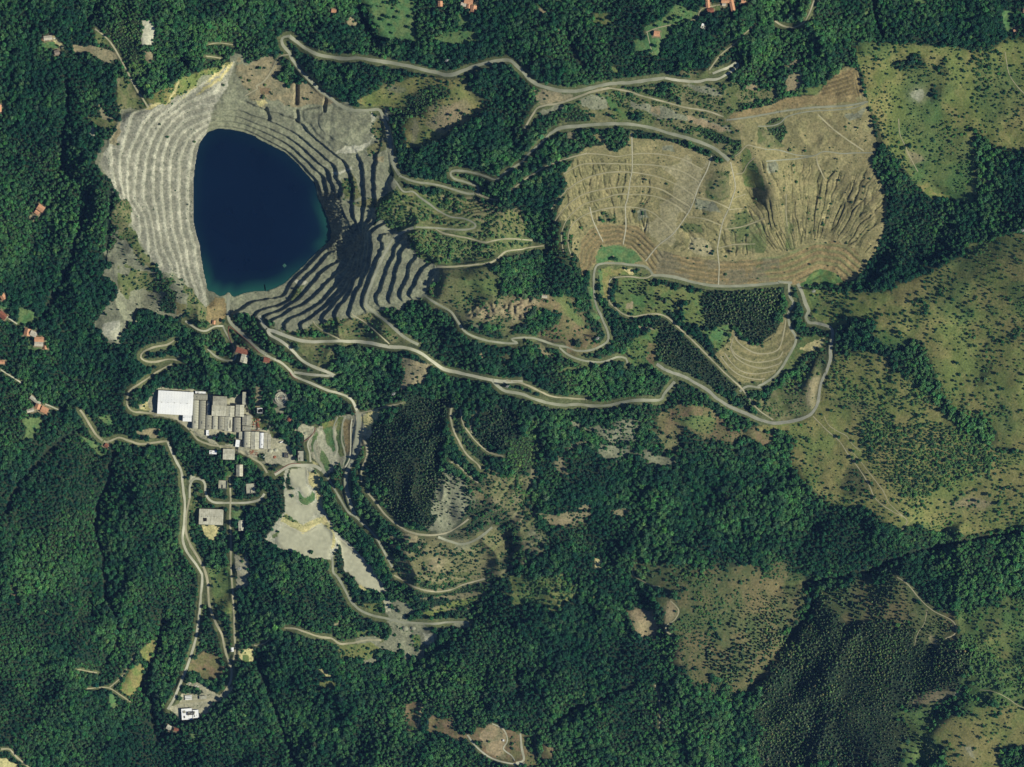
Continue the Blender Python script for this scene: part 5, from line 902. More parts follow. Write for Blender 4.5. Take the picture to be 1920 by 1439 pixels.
# beyond the surveyed sheet the cover fades to woodland ground
ring = np.zeros(ZF.shape, bool); ring[:14] = 1; ring[-14:] = 1; ring[:, :14] = 1; ring[:, -14:] = 1
AF[ring] = np.array((.032, .055, .03), np.float32)
FX, FY = np.meshgrid(fx, fy)
V = np.stack([(FX - CX) * PX, (CY - FY) * PX, ZF], -1).reshape(-1, 3).astype(np.float32)
nx, ny = len(fx), len(fy)
idx = np.arange(nx * ny, dtype=np.int32).reshape(ny, nx)
Q = np.stack([idx[:-1, :-1], idx[1:, :-1], idx[1:, 1:], idx[:-1, 1:]], -1).reshape(-1, 4)
me = bpy.data.meshes.new('terrain')
me.vertices.add(len(V)); me.vertices.foreach_set('co', V.ravel())
me.loops.add(Q.size); me.loops.foreach_set('vertex_index', Q.ravel())
me.polygons.add(len(Q)); me.polygons.foreach_set('loop_start', np.arange(0, Q.size, 4, dtype=np.int32))
me.update(calc_edges=True)
ca = me.color_attributes.new('cover', 'FLOAT_COLOR', 'POINT')
ca.data.foreach_set('color', np.concatenate([AF.reshape(-1, 3), (1 - .92 * SMOOTH[iy][:, ix]).reshape(-1, 1)], 1).ravel())
me.materials.append(M['ground']); me.shade_smooth()
terrain = bpy.data.objects.new('terrain', me); COL.objects.link(terrain); terrain['kind'] = 'structure'

# ------------------------------------------------------------------ lake
def lake():
    l = smoothline(np.vstack([SHORE, SHORE[:1]]), 6)[:-1]
    c = l.mean(0); rings = [1.06, .99, .955, .91, .84, .7, .5, .25]
    vs, fs, sh = [], [], []
    n = len(l)
    south = lambda p: max(0, min(1, (p[1] - 470) / 70)) * max(0, min(1, (600 - p[0]) / 60)) + max(0, min(1, (p[0] - 590) / 20)) * .9
    for k, r in enumerate(rings):
        for q in l:
            p = c + (q - c) * r; vs.append((*w2(*p), 0.0)); d = (1 - r)
            sh.append(min(1.0, max(0, (0.17 - d) / .17)) * (0.10 + 0.9 * min(1, south(q))))
    vs.append((*w2(*c), 0)); sh.append(0)
    for k in range(len(rings) - 1):
        for i in range(n):
            j = (i + 1) % n; fs.append((k * n + i, k * n + j, (k + 1) * n + j, (k + 1) * n + i))
    k = len(rings) - 1
    for i in range(n): fs.append((k * n + i, k * n + (i + 1) % n, len(vs) - 1))
    m, nt, b = nmat('lake_water')
    at = nt.nodes.new('ShaderNodeAttribute'); at.attribute_name = 'shallow'
    rp = nt.nodes.new('ShaderNodeValToRGB'); rp.color_ramp.elements[0].color = (.0012, .007, .026, 1); rp.color_ramp.elements[1].color = (.012, .070, .058, 1)
    nt.links.new(at.outputs['Fac'], rp.inputs['Fac'])
    vc, vnz = noise_col(nt, .009, 4, (.72, .80, .86), (1.3, 1.22, 1.12), lo=.3, hi=.7)
    vm = nt.nodes.new('ShaderNodeMix'); vm.data_type = 'RGBA'; vm.blend_type = 'MULTIPLY'; vm.inputs['Factor'].default_value = 1; vm.clamp_result = False
    nt.links.new(rp.outputs['Color'], vm.inputs['A']); nt.links.new(vc, vm.inputs['B']); nt.links.new(vm.outputs['Result'], b.inputs['Base Color'])
    b.inputs['Roughness'].default_value = .08; b.inputs['Specular IOR Level'].default_value = .4
    tc = nt.nodes.new('ShaderNodeTexCoord'); nz = nt.nodes.new('ShaderNodeTexNoise'); nz.inputs['Scale'].default_value = .35; nz.inputs['Detail'].default_value = 4
    bp = nt.nodes.new('ShaderNodeBump'); bp.inputs['Strength'].default_value = .12; bp.inputs['Distance'].default_value = .25
    nt.links.new(tc.outputs['Object'], nz.inputs['Vector']); nt.links.new(nz.outputs['Fac'], bp.inputs['Height']); nt.links.new(bp.outputs['Normal'], b.inputs['Normal'])
    o = mkobj('lake', vs, fs, m, None, 'structure', True)
    a = o.data.attributes.new('shallow', 'FLOAT', 'POINT'); a.data.foreach_set('value', np.array(sh, np.float32))
    # make sure it faces up
    if o.data.polygons[0].normal.z < 0: o.data.flip_normals()
lake()

# ------------------------------------------------------------------ road ribbons draped on the ground
ZMX = np.maximum(np.maximum(Z, np.roll(Z, 1, 0)), np.maximum(np.roll(Z, 1, 1), np.roll(np.roll(Z, 1, 0), 1, 1)))
for ri, (kind, w, lab, l) in enumerate(roads):
    t = np.gradient(l, axis=0); t /= np.maximum(np.hypot(t[:, 0], t[:, 1])[:, None], 1e-6); nrm = np.stack([-t[:, 1], t[:, 0]], 1)
    n = len(l); ar = np.arange(n); ew = .40 if kind in ('track', 'path') else .22
    wl_ = w / 2 * (1 + ew * 2 * (vn(ar * .45, ar * 0 + ri * 3.3, 3) - .5) + ew * 1.5 * (vn(ar * .11, ar * 0 + ri * 1.7, 7) - .5))
    wr_ = w / 2 * (1 + ew * 2 * (vn(ar * .45, ar * 0 + ri * 5.1, 4) - .5) + ew * 1.5 * (vn(ar * .11, ar * 0 + ri * 2.9, 8) - .5))
    C5 = 5; vs = []
    for k in range(C5):
        f = k / (C5 - 1) * 2 - 1
        off = nrm * (np.where(f < 0, wl_, wr_) * f)[:, None]
        p = l + off
        z = sample(Z, p[:, 0], p[:, 1]) + .30 + .004 * (ri % 40)
        x_, y_ = w2(p[:, 0], p[:, 1]); vs.append(np.stack([x_, y_, z], 1))
    vs = np.stack(vs, 1).reshape(-1, 3)
    fs = [(i * C5 + k, i * C5 + k + 1, (i + 1) * C5 + k + 1, (i + 1) * C5 + k) for i in range(n - 1) for k in range(C5 - 1)]
    nm = {'gravel': 'road', 'asphalt': 'road', 'pale': 'road', 'track': 'track', 'path': 'path', 'drain': 'drain'}[kind]
    o = mkobj(nm, vs, fs, kind, None, 'structure', True); o['label'] = lab
    if len(o.data.polygons) and o.data.polygons[0].normal.z < 0: o.data.flip_normals()
# ------------------------------------------------------------------ trees
def leaf_mat():
    m, nt, b = nmat('foliage')
    at = nt.nodes.new('ShaderNodeAttribute'); at.attribute_type = 'INSTANCER'; at.attribute_name = 'tint'
    lv = nt.nodes.new('ShaderNodeAttribute'); lv.attribute_name = 'leaf'
    mx = nt.nodes.new('ShaderNodeMix'); mx.data_type = 'RGBA'; mx.blend_type = 'MULTIPLY'; mx.inputs['Factor'].default_value = 1; mx.clamp_result = False
    nt.links.new(at.outputs['Color'], mx.inputs['A']); nt.links.new(lv.outputs['Color'], mx.inputs['B']); nt.links.new(mx.outputs['Result'], b.inputs['Base Color'])
    b.inputs['Roughness'].default_value = .85; b.inputs['Specular IOR Level'].default_value = .1
    return m
M['leaf'] = leaf_mat()
def crown_mesh(name, vs, fs, lf):
    me = bpy.data.meshes.new(name); me.from_pydata([tuple(v) for v in vs], [], fs); me.update()
    a = me.color_attributes.new('leaf', 'FLOAT_COLOR', 'POINT'); c = np.ones((len(vs), 4), np.float32); c[:, :3] = np.array(lf, np.float32)
    a.data.foreach_set('color', c.ravel()); me.materials.append(M['leaf']); return me
def leafquad(vs, fs, lf, c, n, s, g, col):
    n = n / (np.linalg.norm(n) + 1e-9); t = np.cross(n, g.normal(size=3)); t /= np.linalg.norm(t) + 1e-9; b = np.cross(n, t)
    k = len(vs); a1, a2 = s * g.uniform(.7, 1.3), s * g.uniform(.6, 1.1)
    for sx, sy in ((-1, -.6), (.5, -1), (1, .5), (-.4, 1)): vs.append(c + t * a1 * sx + b * a2 * sy); lf.append(col)
    fs.append((k, k + 1, k + 2, k + 3))
def crown(seed, clumps, zc, zr, leaves, ls, core=.80):
    g = np.random.default_rng(seed); vs, fs, lf = [], [], []
    # knobbly core
    nu, nv = 9, 6; base = len(vs)
    for j in range(nv + 1):
        for i in range(nu):
            th = math.pi * j / nv; ph = 2 * math.pi * i / nu; r = core * g.uniform(.84, 1.14)
            vs.append(np.array((r * math.sin(th) * math.cos(ph), r * math.sin(th) * math.sin(ph), zc + zr * r * 1.05 * math.cos(th)))); lf.append((.92, .94, .92))
    for j in range(nv):
        for i in range(nu): fs.append((base + j * nu + i, base + (j + 1) * nu + i, base + (j + 1) * nu + (i + 1) % nu, base + j * nu + (i + 1) % nu))
    for c in range(clumps):
        ph = 2 * math.pi * (c * .382 + g.uniform(-.08, .08)); rr = math.sqrt((c + .3) / clumps) * .72 * g.uniform(.85, 1.15)
        cc = np.array((rr * math.cos(ph), rr * math.sin(ph), zc + zr * (.75 * (1 - rr * rr)) * g.uniform(.7, 1.15))); cr = g.uniform(.26, .42)
        v = g.uniform(.82, 1.25); col = np.array((v * g.uniform(.9, 1.15), v, v * g.uniform(.85, 1.1)))
        for q in range(leaves):
            d = g.normal(size=3); d[2] = abs(d[2]) * .9 - .25; d /= np.linalg.norm(d)
            leafquad(vs, fs, lf, cc + d * cr * g.uniform(.75, 1.1), d + g.normal(size=3) * .35, ls * g.uniform(.7, 1.3), g, tuple(col * g.uniform(.8, 1.2)))
    return vs, fs, lf
def conifer(seed, h, layers, nb):
    g = np.random.default_rng(seed); vs, fs, lf = [], [], []
    for j in range(layers):
        f = j / (layers - 1); z = h * (.14 + .80 * f); r = (1 - f) ** .8 * g.uniform(.9, 1.08) + .10
        for b in range(nb):
            a = 2 * math.pi * (b / nb + .37 * j + g.uniform(-.03, .03)); rr = r * g.uniform(.75, 1.12); wv = .34 * rr + .05; k = len(vs)
            ca, sa = math.cos(a), math.sin(a); dz = h * .085
            v = g.uniform(.75, 1.25)
            for (u_, w_, zz) in ((.0, 0, dz * .8), (.55 * rr, -wv, 0), (rr, 0, -dz * .9), (.55 * rr, wv, 0)):
                vs.append(np.array((u_ * ca - w_ * sa, u_ * sa + w_ * ca, z + zz))); lf.append((v, v, v))
            fs.append((k, k + 1, k + 2)); fs.append((k, k + 2, k + 3))
    # spire
    k = len(vs)
    for a in range(4): vs.append(np.array((.10 * math.cos(a * 1.57), .10 * math.sin(a * 1.57), h * .86))); lf.append((1.2, 1.2, 1.2))
    vs.append(np.array((0, 0, h * 1.03))); lf.append((1.2, 1.2, 1.2))
    for a in range(4): fs.append((k + a, k + (a + 1) % 4, k + 4))
    return vs, fs, lf
CR = {0: [crown_mesh('broadleaf_crown', *crown(s, 11, 1.32, .62, 15, .155)) for s in (1, 2, 3, 4, 5)],
      1: [crown_mesh('conifer_crown', *conifer(s, 3.6, 7, 8)) for s in (11, 12, 13)],
      2: [crown_mesh('shrub_crown', *crown(s, 7, .55, .62, 14, .19)) for s in (21, 22, 23)]}
def trunk_mesh(h, r, nlimb, seed):
    g = np.random.default_rng(seed); vs, fs = [], []
    def tube(p0, p1, r0, r1):
        p0, p1 = np.array(p0, float), np.array(p1, float); d = p1 - p0; d /= np.linalg.norm(d); t = np.cross(d, (0.3, .9, .1)); t /= np.linalg.norm(t); b = np.cross(d, t); k = len(vs)
        for p, r_ in ((p0, r0), (p1, r1)):
            for i in range(6): vs.append(p + r_ * (t * math.cos(i * math.pi / 3) + b * math.sin(i * math.pi / 3)))
        for i in range(6): fs.append((k + i, k + (i + 1) % 6, k + 6 + (i + 1) % 6, k + 6 + i))
    tube((0, 0, -.15), (0, 0, h), r, r * .5)
    for i in range(nlimb):
        a = i * 2.4; tube((0, 0, h * (.6 + .1 * i / max(1, nlimb))), (.45 * math.cos(a), .45 * math.sin(a), h * (1.05 + .15 * g.random())), r * .45, r * .15)
    me = bpy.data.meshes.new('trunk'); me.from_pydata([tuple(v) for v in vs], [], fs); me.update(); me.materials.append(M['trunk']); return me
TR = {0: trunk_mesh(1.25, .085, 5, 1), 1: trunk_mesh(3.2, .07, 0, 2), 2: trunk_mesh(.55, .07, 4, 3)}

SIZ = np.clip((fbm(X, Y, 60, 2, 309) - .5) * 3 + .5, 0, 1); ZONE = fbm(X, Y, 170, 3, 301); ZONE2 = fbm(X, Y, 40, 2, 305)
def scatter(sp, fam, gate, seed):
    g = np.random.default_rng(seed)
    a = np.arange(GX0 + 4, GX1 - 4, sp); b = np.arange(GY0 + 4, GY1 - 4, sp)
    x, y = np.meshgrid(a, b); x = x + (np.arange(len(b)) % 2)[:, None] * sp / 2
    x = (x + g.uniform(-.42, .42, x.shape) * sp).ravel(); y = (y + g.uniform(-.42, .42, y.shape) * sp).ravel()
    i = np.clip(np.rint(np.interp(x, gx, gxi)).astype(int), 0, NX - 1); j = np.clip(np.rint(np.interp(y, gy, gyi)).astype(int), 0, NY - 1)
    d = DENS[j, i] * gate; cl = np.clip(ZONE2[j, i] * 2.4 - .35, .1, 1.7)      # clumping where cover is open
    ok = (FAM[j, i] == fam) & (g.random(len(x)) < np.where(d > .75, d, d * cl))
    return x[ok], y[ok], j[ok], i[ok]
LO = {0: np.array((.017, .074, .041)), 1: np.array((.034, .068, .040)), 2: np.array((.024, .076, .040))}
HI = {0: np.array((.074, .200, .074)), 1: np.array((.100, .150, .070)), 2: np.array((.095, .190, .070))}
DL = blur(DENS, 8)
groups = {0: [], 1: [], 2: []}
def tiny(sp, p, seed):
    a = np.where((DENS > .004) & (DENS < .62) & (ALB.mean(-1) > .09), p, 0) * np.clip(ZONE2 * 2.6 - .5, .1, 1.6); return a
def add_layer(shape_fam, sp, gate, land_fam, rmin, rmax, seed, dark=0.0, zs=(.85, 1.2)):
    x, y, j, i = scatter(sp, land_fam, gate, seed); g = np.random.default_rng(seed + 50); n = len(x)
    r = rmin + (rmax - rmin) * g.random(n) ** 1.4
    r = r * (.82 + .42 * SIZ[j, i])
    op = DENS[j, i] < .5; r = np.where(op & (g.random(n) < .5), r * .8, r)
    if len(r) and dark == .31: r = r * .5
    t = np.clip(.40 + 1.7 * (ZONE[j, i] - .5) + 1.5 * (ZONE2[j, i] - .5) + BRI[j, i] * .8 + g.normal(0, .24, n) - dark - .16 * op, 0, 1.25)
    tint = LO[shape_fam] + (HI[shape_fam] - LO[shape_fam]) * t[:, None]
    pale = (g.random(n) < .05)[:, None]; tint = np.where(pale, tint * np.array((1.7, 1.35, 1.3)), tint)
    tint *= 1.1 * (1 + g.normal(0, .11, (n, 3)))
    z = Z[j, i]; wx, wy = w2(x, y)
    sc = np.stack([r * g.uniform(.88, 1.12, n), r * g.uniform(.88, 1.12, n), r * g.uniform(*zs, n)], 1)
    groups[shape_fam].append(dict(co=np.stack([wx, wy, z - .1], 1), px=np.stack([x, y], 1), sc=sc, rot=g.uniform(0, 6.28, n), tint=np.clip(tint, .004, 1), r=r, dl=DL[j, i], de=DENS[j, i]))
add_layer(0, 5.7, 1.0, 0, 2.7, 6.2, 1001); add_layer(2, 5.6, .7, 0, 1.9, 3.4, 1002, .15, (1.2, 2.2)); add_layer(1, 30, .5, 0, 2.2, 3.4, 1009)
add_layer(1, 5.4, .9, 1, 1.8, 3.0, 1003); add_layer(2, 5.6, .8, 1, 1.6, 2.9, 1007, .30, (1.5, 2.3)); add_layer(2, 9, .35, 1, 1.0, 2.0, 1004, .1)
add_layer(2, 4.3, 1.0, 2, 1.5, 3.9, 1005, 0, (.75, 1.15)); add_layer(0, 14.0, .5, 2, 2.6, 4.6, 1006)

_d, _f = DENS, FAM
DENS = tiny(0, .16, 0).astype(np.float32); FAM = np.full_like(_f, 7); add_layer(2, 4.0, 1.0, 7, 1.0, 2.6, 1010, .31, (.6, 1.0)); DENS, FAM = _d, _f
# free-standing trees read off the survey one by one
FIX = [(0, 'A2 960 130 4.6 910 145 4.8 1010 130 4.2 975 185 3.6 1100 200 4.6 865 180 4 880 265 3.2 885 195 3.2 1030 90 3.8 990 20 5 960 28 5 1012 12 4.4 935 120 4.8 1115 125 4.4 1165 315 4'), (0, 'B4 1110 795 4.2 1195 800 5.2 890 885 4.8 1310 705 3.8 1760 960 4.4 1500 870 3.6'),
       (0, 'C4 585 460 5 690 560 4 680 605 4.6 715 640 5 740 628 4 820 790 4.6 840 890 4.2 530 270 4 620 245 4.4 910 180 4.4 1160 305 5.4 690 490 3.4 1560 165 4.2'), (2, 'C2 258 885 4.8 395 1290 5.6'), (0, 'A3 1040 195 4 1175 125 4 1000 375 4.4 655 150 4'), (0, 'D4 1600 1220 4 1440 1350 3.6 1490 1280 3.2 1410 1310 3.4'), (0, 'B3 735 480 5 755 488 4.4 715 484 4')]
for fam_, sp_ in FIX:
    t_ = sp_.split(); ox_, oy_ = TX[t_[0][1]], TY[t_[0][0]]; v_ = np.array(t_[1:], float).reshape(-1, 3)
    x_, y_ = ox_ + v_[:, 0] * SC, oy_ + v_[:, 1] * SC; n_ = len(x_); wx_, wy_ = w2(x_, y_); g_ = np.random.default_rng(int(v_[0, 0]))
    groups[fam_].append(dict(co=np.stack([wx_, wy_, sample(Z, x_, y_) - .1], 1), px=np.stack([x_, y_], 1), sc=np.stack([v_[:, 2]] * 2 + [v_[:, 2] * .9], 1), rot=g_.uniform(0, 6.28, n_), tint=LO[fam_] + (HI[fam_] - LO[fam_]) * g_.uniform(.1, .5, n_)[:, None], r=v_[:, 2] + 20, dl=np.zeros(n_), de=np.zeros(n_)))
AN = [(800, 40, 'the big green meadow at the top'), (1250, 70, 'the lawns of the top right hamlet'), (1750, 220, 'the upper right grassy slope'), (1760, 560, 'the olive hillside at the right edge'), (1760, 850, 'the bushy lower hillside'), (1850, 1330, 'the bottom right meadow'),
      (1400, 1180, 'the scrub slope at lower right'), (1190, 380, 'the gullied dump'), (1540, 340, 'the bare eastern dump'), (300, 330, 'the pale west benches of the quarry'), (250, 560, 'the grey scree left of the lake'), (400, 800, 'the factory'), (575, 960, 'the settling basins'), (380, 1300, 'the bottom left yard'),
      (920, 560, 'the grassy knoll beside the quarry'), (850, 950, 'the round plantation'), (770, 1200, 'the debris fan'), (950, 1400, 'the brown clearing at the bottom'), (60, 600, 'the houses at the left'), (1110, 820, 'the grey scree patches at mid picture'), (850, 210, 'the dry clearing above centre'), (600, 200, 'the quarry platform'), (1290, 560, 'the conifer block below the dump'), (1450, 700, 'the small terraced dump'), (1600, 1000, 'the long sandy footpath'), (1200, 215, 'the dump crest road'), (240, 110, 'the upper left forest lane'), (370, 1000, 'the valley road')]
KN = {0: ('broadleaf_tree', 'round crowned broadleaf tree', 'tree'), 1: ('conifer_tree', 'small dark conifer', 'tree'), 2: ('shrub', 'low rounded green shrub', 'shrub')}
def individuals(fam, dat, limit, dmax):
    c = np.where((dat['dl'] < dmax) & (dat['px'][:, 0] > 6) & (dat['px'][:, 0] < 1914) & (dat['px'][:, 1] > 6) & (dat['px'][:, 1] < 1433))[0]
    c = c[np.argsort(-dat['r'][c])][:limit]
    nm, lb, cat = KN[fam]
    for q in c:
        p = dat['px'][q]; a = min(AN, key=lambda v: (v[0] - p[0]) ** 2 + (v[1] - p[1]) ** 2)
        lab = '%s standing free near %s' % (lb, a[2])
        o = top(nm, lab, cat, tuple(dat['co'][q]), float(dat['rot'][q]), '%ss near %s' % (lb, a[2]))
        o.scale = tuple(dat['sc'][q])
        inst('trunk', TR[fam], o)
        cr = inst('crown', CR[fam][int(q) % len(CR[fam])], o); cr['tint'] = [float(v) for v in dat['tint'][q]] + [1.0]
    keep = np.ones(len(dat['r']), bool); keep[c] = False
    return keep
def geo(fam, dat, keep, name, label, cat):
    nv = int(keep.sum()); me = bpy.data.meshes.new(name); me.vertices.add(nv); me.vertices.foreach_set('co', dat['co'][keep].astype(np.float32).ravel())
    def at(n, ty, v, key): a = me.attributes.new(n, ty, 'POINT'); a.data.foreach_set(key, v.ravel())
    rot = np.zeros((nv, 3), np.float32); rot[:, 2] = dat['rot'][keep]
    at('rot', 'FLOAT_VECTOR', rot, 'vector'); at('scl', 'FLOAT_VECTOR', dat['sc'][keep].astype(np.float32), 'vector')
    at('tint', 'FLOAT_COLOR', np.concatenate([dat['tint'][keep], np.ones((nv, 1))], 1).astype(np.float32), 'color')
    at('var', 'INT', np.random.default_rng(fam).integers(0, len(CR[fam]), nv).astype(np.int32), 'value')
    me.materials.append(M['leaf'])
    ob = bpy.data.objects.new(name, me); COL.objects.link(ob); ob['kind'] = 'stuff'; ob['label'] = label; ob['category'] = cat
    ng = bpy.data.node_groups.new(name + '_scatter', 'GeometryNodeTree')
    ng.interface.new_socket('Geometry', in_out='INPUT', socket_type='NodeSocketGeometry'); ng.interface.new_socket('Geometry', in_out='OUTPUT', socket_type='NodeSocketGeometry')
    N = ng.nodes; L = ng.links; gi = N.new('NodeGroupInput'); go = N.new('NodeGroupOutput'); iop = N.new('GeometryNodeInstanceOnPoints')
    jn = N.new('GeometryNodeJoinGeometry')
    for k, cm in enumerate(CR[fam]):
        po = bpy.data.objects.new(cm.name, cm)                      # data-only source, never linked to the scene
        oi = N.new('GeometryNodeObjectInfo'); oi.inputs['Object'].default_value = po; oi.inputs['As Instance'].default_value = True
        L.new(oi.outputs['Geometry'], jn.inputs[0])
    def na(n, ty):
        a = N.new('GeometryNodeInputNamedAttribute'); a.data_type = ty; a.inputs['Name'].default_value = n; return [s for s in a.outputs if s.enabled and s.name == 'Attribute'][0]
    e2r = N.new('FunctionNodeEulerToRotation'); L.new(na('rot', 'FLOAT_VECTOR'), e2r.inputs[0])
    L.new(gi.outputs[0], iop.inputs['Points']); L.new(jn.outputs[0], iop.inputs['Instance']); iop.inputs['Pick Instance'].default_value = True
    L.new(na('var', 'INT'), iop.inputs['Instance Index']); L.new(e2r.outputs[0], iop.inputs['Rotation']); L.new(na('scl', 'FLOAT_VECTOR'), iop.inputs['Scale'])
    L.new(iop.outputs[0], go.inputs[0])
    md = ob.modifiers.new('scatter', 'NODES'); md.node_group = ng
    return ob
NTOT = {}
for fam, (nm, lb, ct, lim, dm) in {0: ('broadleaf_forest', 'dense dark green broadleaf wood covering the hills', 'forest', 200, .62), 1: ('conifer_plantation', 'rows of small dark conifers on old dumps and slopes', 'conifers', 140, .5),
                                   2: ('scrub', 'green bushes and undergrowth scattered over slopes', 'scrub', 300, .22)}.items():
    dat = {k: np.concatenate([d[k] for d in groups[fam]]) for k in groups[fam][0]}
    keep = individuals(fam, dat, lim, dm); geo(fam, dat, keep, nm, lb, ct); NTOT[nm] = int(keep.sum())
print('TREES', NTOT)
# ------------------------------------------------------------------ buildings
def boxv(x0, x1, y0, y1, z0, z1):
    v = [(x0, y0, z0), (x1, y0, z0), (x1, y1, z0), (x0, y1, z0), (x0, y0, z1), (x1, y0, z1), (x1, y1, z1), (x0, y1, z1)]
    f = [(0, 3, 2, 1), (4, 5, 6, 7), (0, 1, 5, 4), (1, 2, 6, 5), (2, 3, 7, 6), (3, 0, 4, 7)]
    return v, f
def boxes(lst):
    vs, fs = [], []
    for b in lst:
        v, f = boxv(*b); k = len(vs); vs += v; fs += [tuple(i + k for i in q) for q in f]
    return vs, fs
BOXM = {}
def bpart(name, parent, b, mat): return mkobj(name, *boxv(*b), mat, parent)
def gable_wall(w, d, h, rise):   # ridge along x
    v = [(-w / 2, -d / 2, -3), (w / 2, -d / 2, -3), (w / 2, d / 2, -3), (-w / 2, d / 2, -3), (-w / 2, -d / 2, h), (w / 2, -d / 2, h), (w / 2, d / 2, h), (-w / 2, d / 2, h), (-w / 2, 0, h + rise), (w / 2, 0, h + rise)]
    f = [(0, 1, 5, 4), (2, 3, 7, 6), (1, 2, 6, 9, 5), (3, 0, 4, 8, 7)]
    return v, f
def slope_pts(w, d, h, rise, ov, th, side, x0=None, x1=None):
    x0 = -w / 2 - ov if x0 is None else x0; x1 = w / 2 + ov if x1 is None else x1
    k = rise / (d / 2); e = d / 2 + ov; ze = h - k * ov; s = side
    v = [(x0, s * e, ze), (x1, s * e, ze), (x1, 0, h + rise), (x0, 0, h + rise)]
    v += [(a, b_, c + th) for a, b_, c in v]
    f = [(0, 1, 2, 3), (4, 7, 6, 5), (0, 4, 5, 1), (1, 5, 6, 2), (2, 6, 7, 3), (3, 7, 4, 0)]
    if s > 0: f = [tuple(reversed(q)) for q in f]
    return v, f
def window_row(o, w, d, h, n, face=1):
    for i in range(n):
        x = -w / 2 + w * (i + .5) / n
        bpart('window', o, (x - .55, x + .55, -d / 2 - .06, -d / 2 + .1, h * .45, h * .45 + 1.3), 'glass')
for b in B:
    x, y = w2(b['cx'], b['cy']); w, d, h = b['w'], b['d'], b['h']; rz = -math.radians(b['rot'])
    k = b['kind']; mat = b.get('mat', 'fibre')
    if mat == 'fibre' and 'factory' in b['name'] and (b['label'].startswith('second') or 'rightmost' in b['label'] or 'third in' in b['label'] or 'upper of' in b['label'] or 'crosswise' in b['label'] or 'right end' in b['label']): mat = 'fibre2'
    if k in ('house', 'gable') and d > w: w, d, rz = d, w, rz + math.pi / 2
    o = top(b['name'], b['label'], b['cat'], (x, y, b['z']), rz, b.get('group'))
    if k == 'house':
        rise = d * .26
        mkobj('wall', *gable_wall(w, d, h, rise - .05), 'wall', o)
        rv, rf_ = slope_pts(w, d, h, rise, .6, .3, -1); r2, f2 = slope_pts(w, d, h, rise, .6, .3, 1); kk = len(rv)
        ro = mkobj('roof', rv + r2, rf_ + [tuple(i + kk for i in q) for q in f2], mat, o)
        bpart('ridge_cap', ro, (-w / 2 - .6, w / 2 + .6, -.2, .2, h + rise + .2, h + rise + .42), mat)
        bpart('chimney', ro, (w * .18, w * .18 + .8, d * .1, d * .1 + .8, h + rise * .6, h + rise + 1.0), 'conc')
        window_row(o, w, d, h, max(2, int(w / 4.5))); bpart('door', o, (-.5, .5, d / 2 - .08, d / 2 + .07, 0, 2.1), 'slate')
    elif k == 'gable':
        rise = min(d * .12, 4.0)
        mkobj('wall', *gable_wall(w, d, h, rise - .05), 'iwall', o)
        ro = bpart('roof', o, (-w / 2, w / 2, -.35, .35, h + rise + .12, h + rise + .5), mat); n = b['pn']; pw = (w + 1.0) / n
        for s in (-1, 1):
            for i in range(n):
                x0 = -w / 2 - .5 + i * pw
                v, f = slope_pts(w, d, h, rise, .5, .22 + .05 * (i % 2), s, x0 + .06, x0 + pw - .06); mkobj('roof_panel', v, f, mat, ro)
        if b.get('slit'): bpart('skylight', ro, (-w * .28, w * .28, -d * .30, -d * .18, h + rise * .3, h + rise * .75 + .6), 'opening')
        if b.get('hole'):
            v, f = slope_pts(w, d, h, rise, .5, .6, -1, -w * .33, -w * .18); v = [(a, c * .75 - d * .08, e - rise * .1) for a, c, e in v]; mkobj('roof_hole', v, f, 'opening', ro)
        for i in range(max(1, int(w / 16))):
            bpart('roof_vent', ro, (-w * .4 + i * 15, -w * .4 + i * 15 + 1.6, -.7, .7, h + rise + .5, h + rise + 1.5), 'steel' if i % 2 else 'conc')
        window_row(o, w, d, h, max(2, int(w / 7))); bpart('door', o, (-2, 2, d / 2 - .08, d / 2 + .09, 0, min(4, h * .6)), 'rust')
    elif k == 'barrel':
        ln, sp = (d, w) if b['ax'] == 'y' else (w, d)
        if b['ax'] == 'y': o.rotation_euler = (0, 0, rz + math.pi / 2)
        rise = sp * .28; n = max(3, int(ln / 6)); pw = ln / n; S = 12
        arc = [(-sp / 2 * math.cos(math.pi * i / S), h + rise * math.sin(math.pi * i / S)) for i in range(S + 1)]
        v = []; f = []
        for sx in (-1, 1):
            k0 = len(v); v += [(sx * ln / 2, a, z) for a, z in arc] + [(sx * ln / 2, sp / 2, -3), (sx * ln / 2, -sp / 2, -3)]
            q = tuple(range(k0, k0 + S + 3)); f.append(q if sx < 0 else tuple(reversed(q)))
        m_ = S + 3; f += [(0, m_ - 1, 2 * m_ - 1, m_), (S, m_ + S, m_ + S + 1, S + 1)]
        mkobj('wall', v, f, 'iwall', o)
        pv, pf = [], []
        for i, (a, z) in enumerate(arc):
            zz = z + .2; aa = a * 1.03
            pv += [(-pw / 2 + .12, aa, zz), (pw / 2 - .12, aa, zz), (-pw / 2 + .12, aa * .985, zz - .18), (pw / 2 - .12, aa * .985, zz - .18)]
        for i in range(S):
            q = 4 * i; pf += [(q, q + 1, q + 5, q + 4), (q + 2, q + 6, q + 7, q + 3), (q, q + 4, q + 6, q + 2), (q + 1, q + 3, q + 7, q + 5)]
        pm = bpy.data.meshes.new('roof_panel'); pm.from_pydata(pv, [], pf); pm.update(); pm.materials.append(M[mat])
        ro = bpart('roof', o, (-ln / 2, ln / 2, -.5, .5, h + rise - .2, h + rise + .1), mat)
        for i in range(n): inst('roof_panel', pm, ro, (-ln / 2 + pw * (i + .5), 0, .05 * (i % 2)))
        bpart('skylight', ro, (-ln * .32, -ln * .22, -.8, .8, h + rise + .1, h + rise + .45), 'glass'); bpart('roof_vent', ro, (ln * .2, ln * .2 + 1.2, -.6, .6, h + rise + .1, h + rise + 1.0), 'steel')
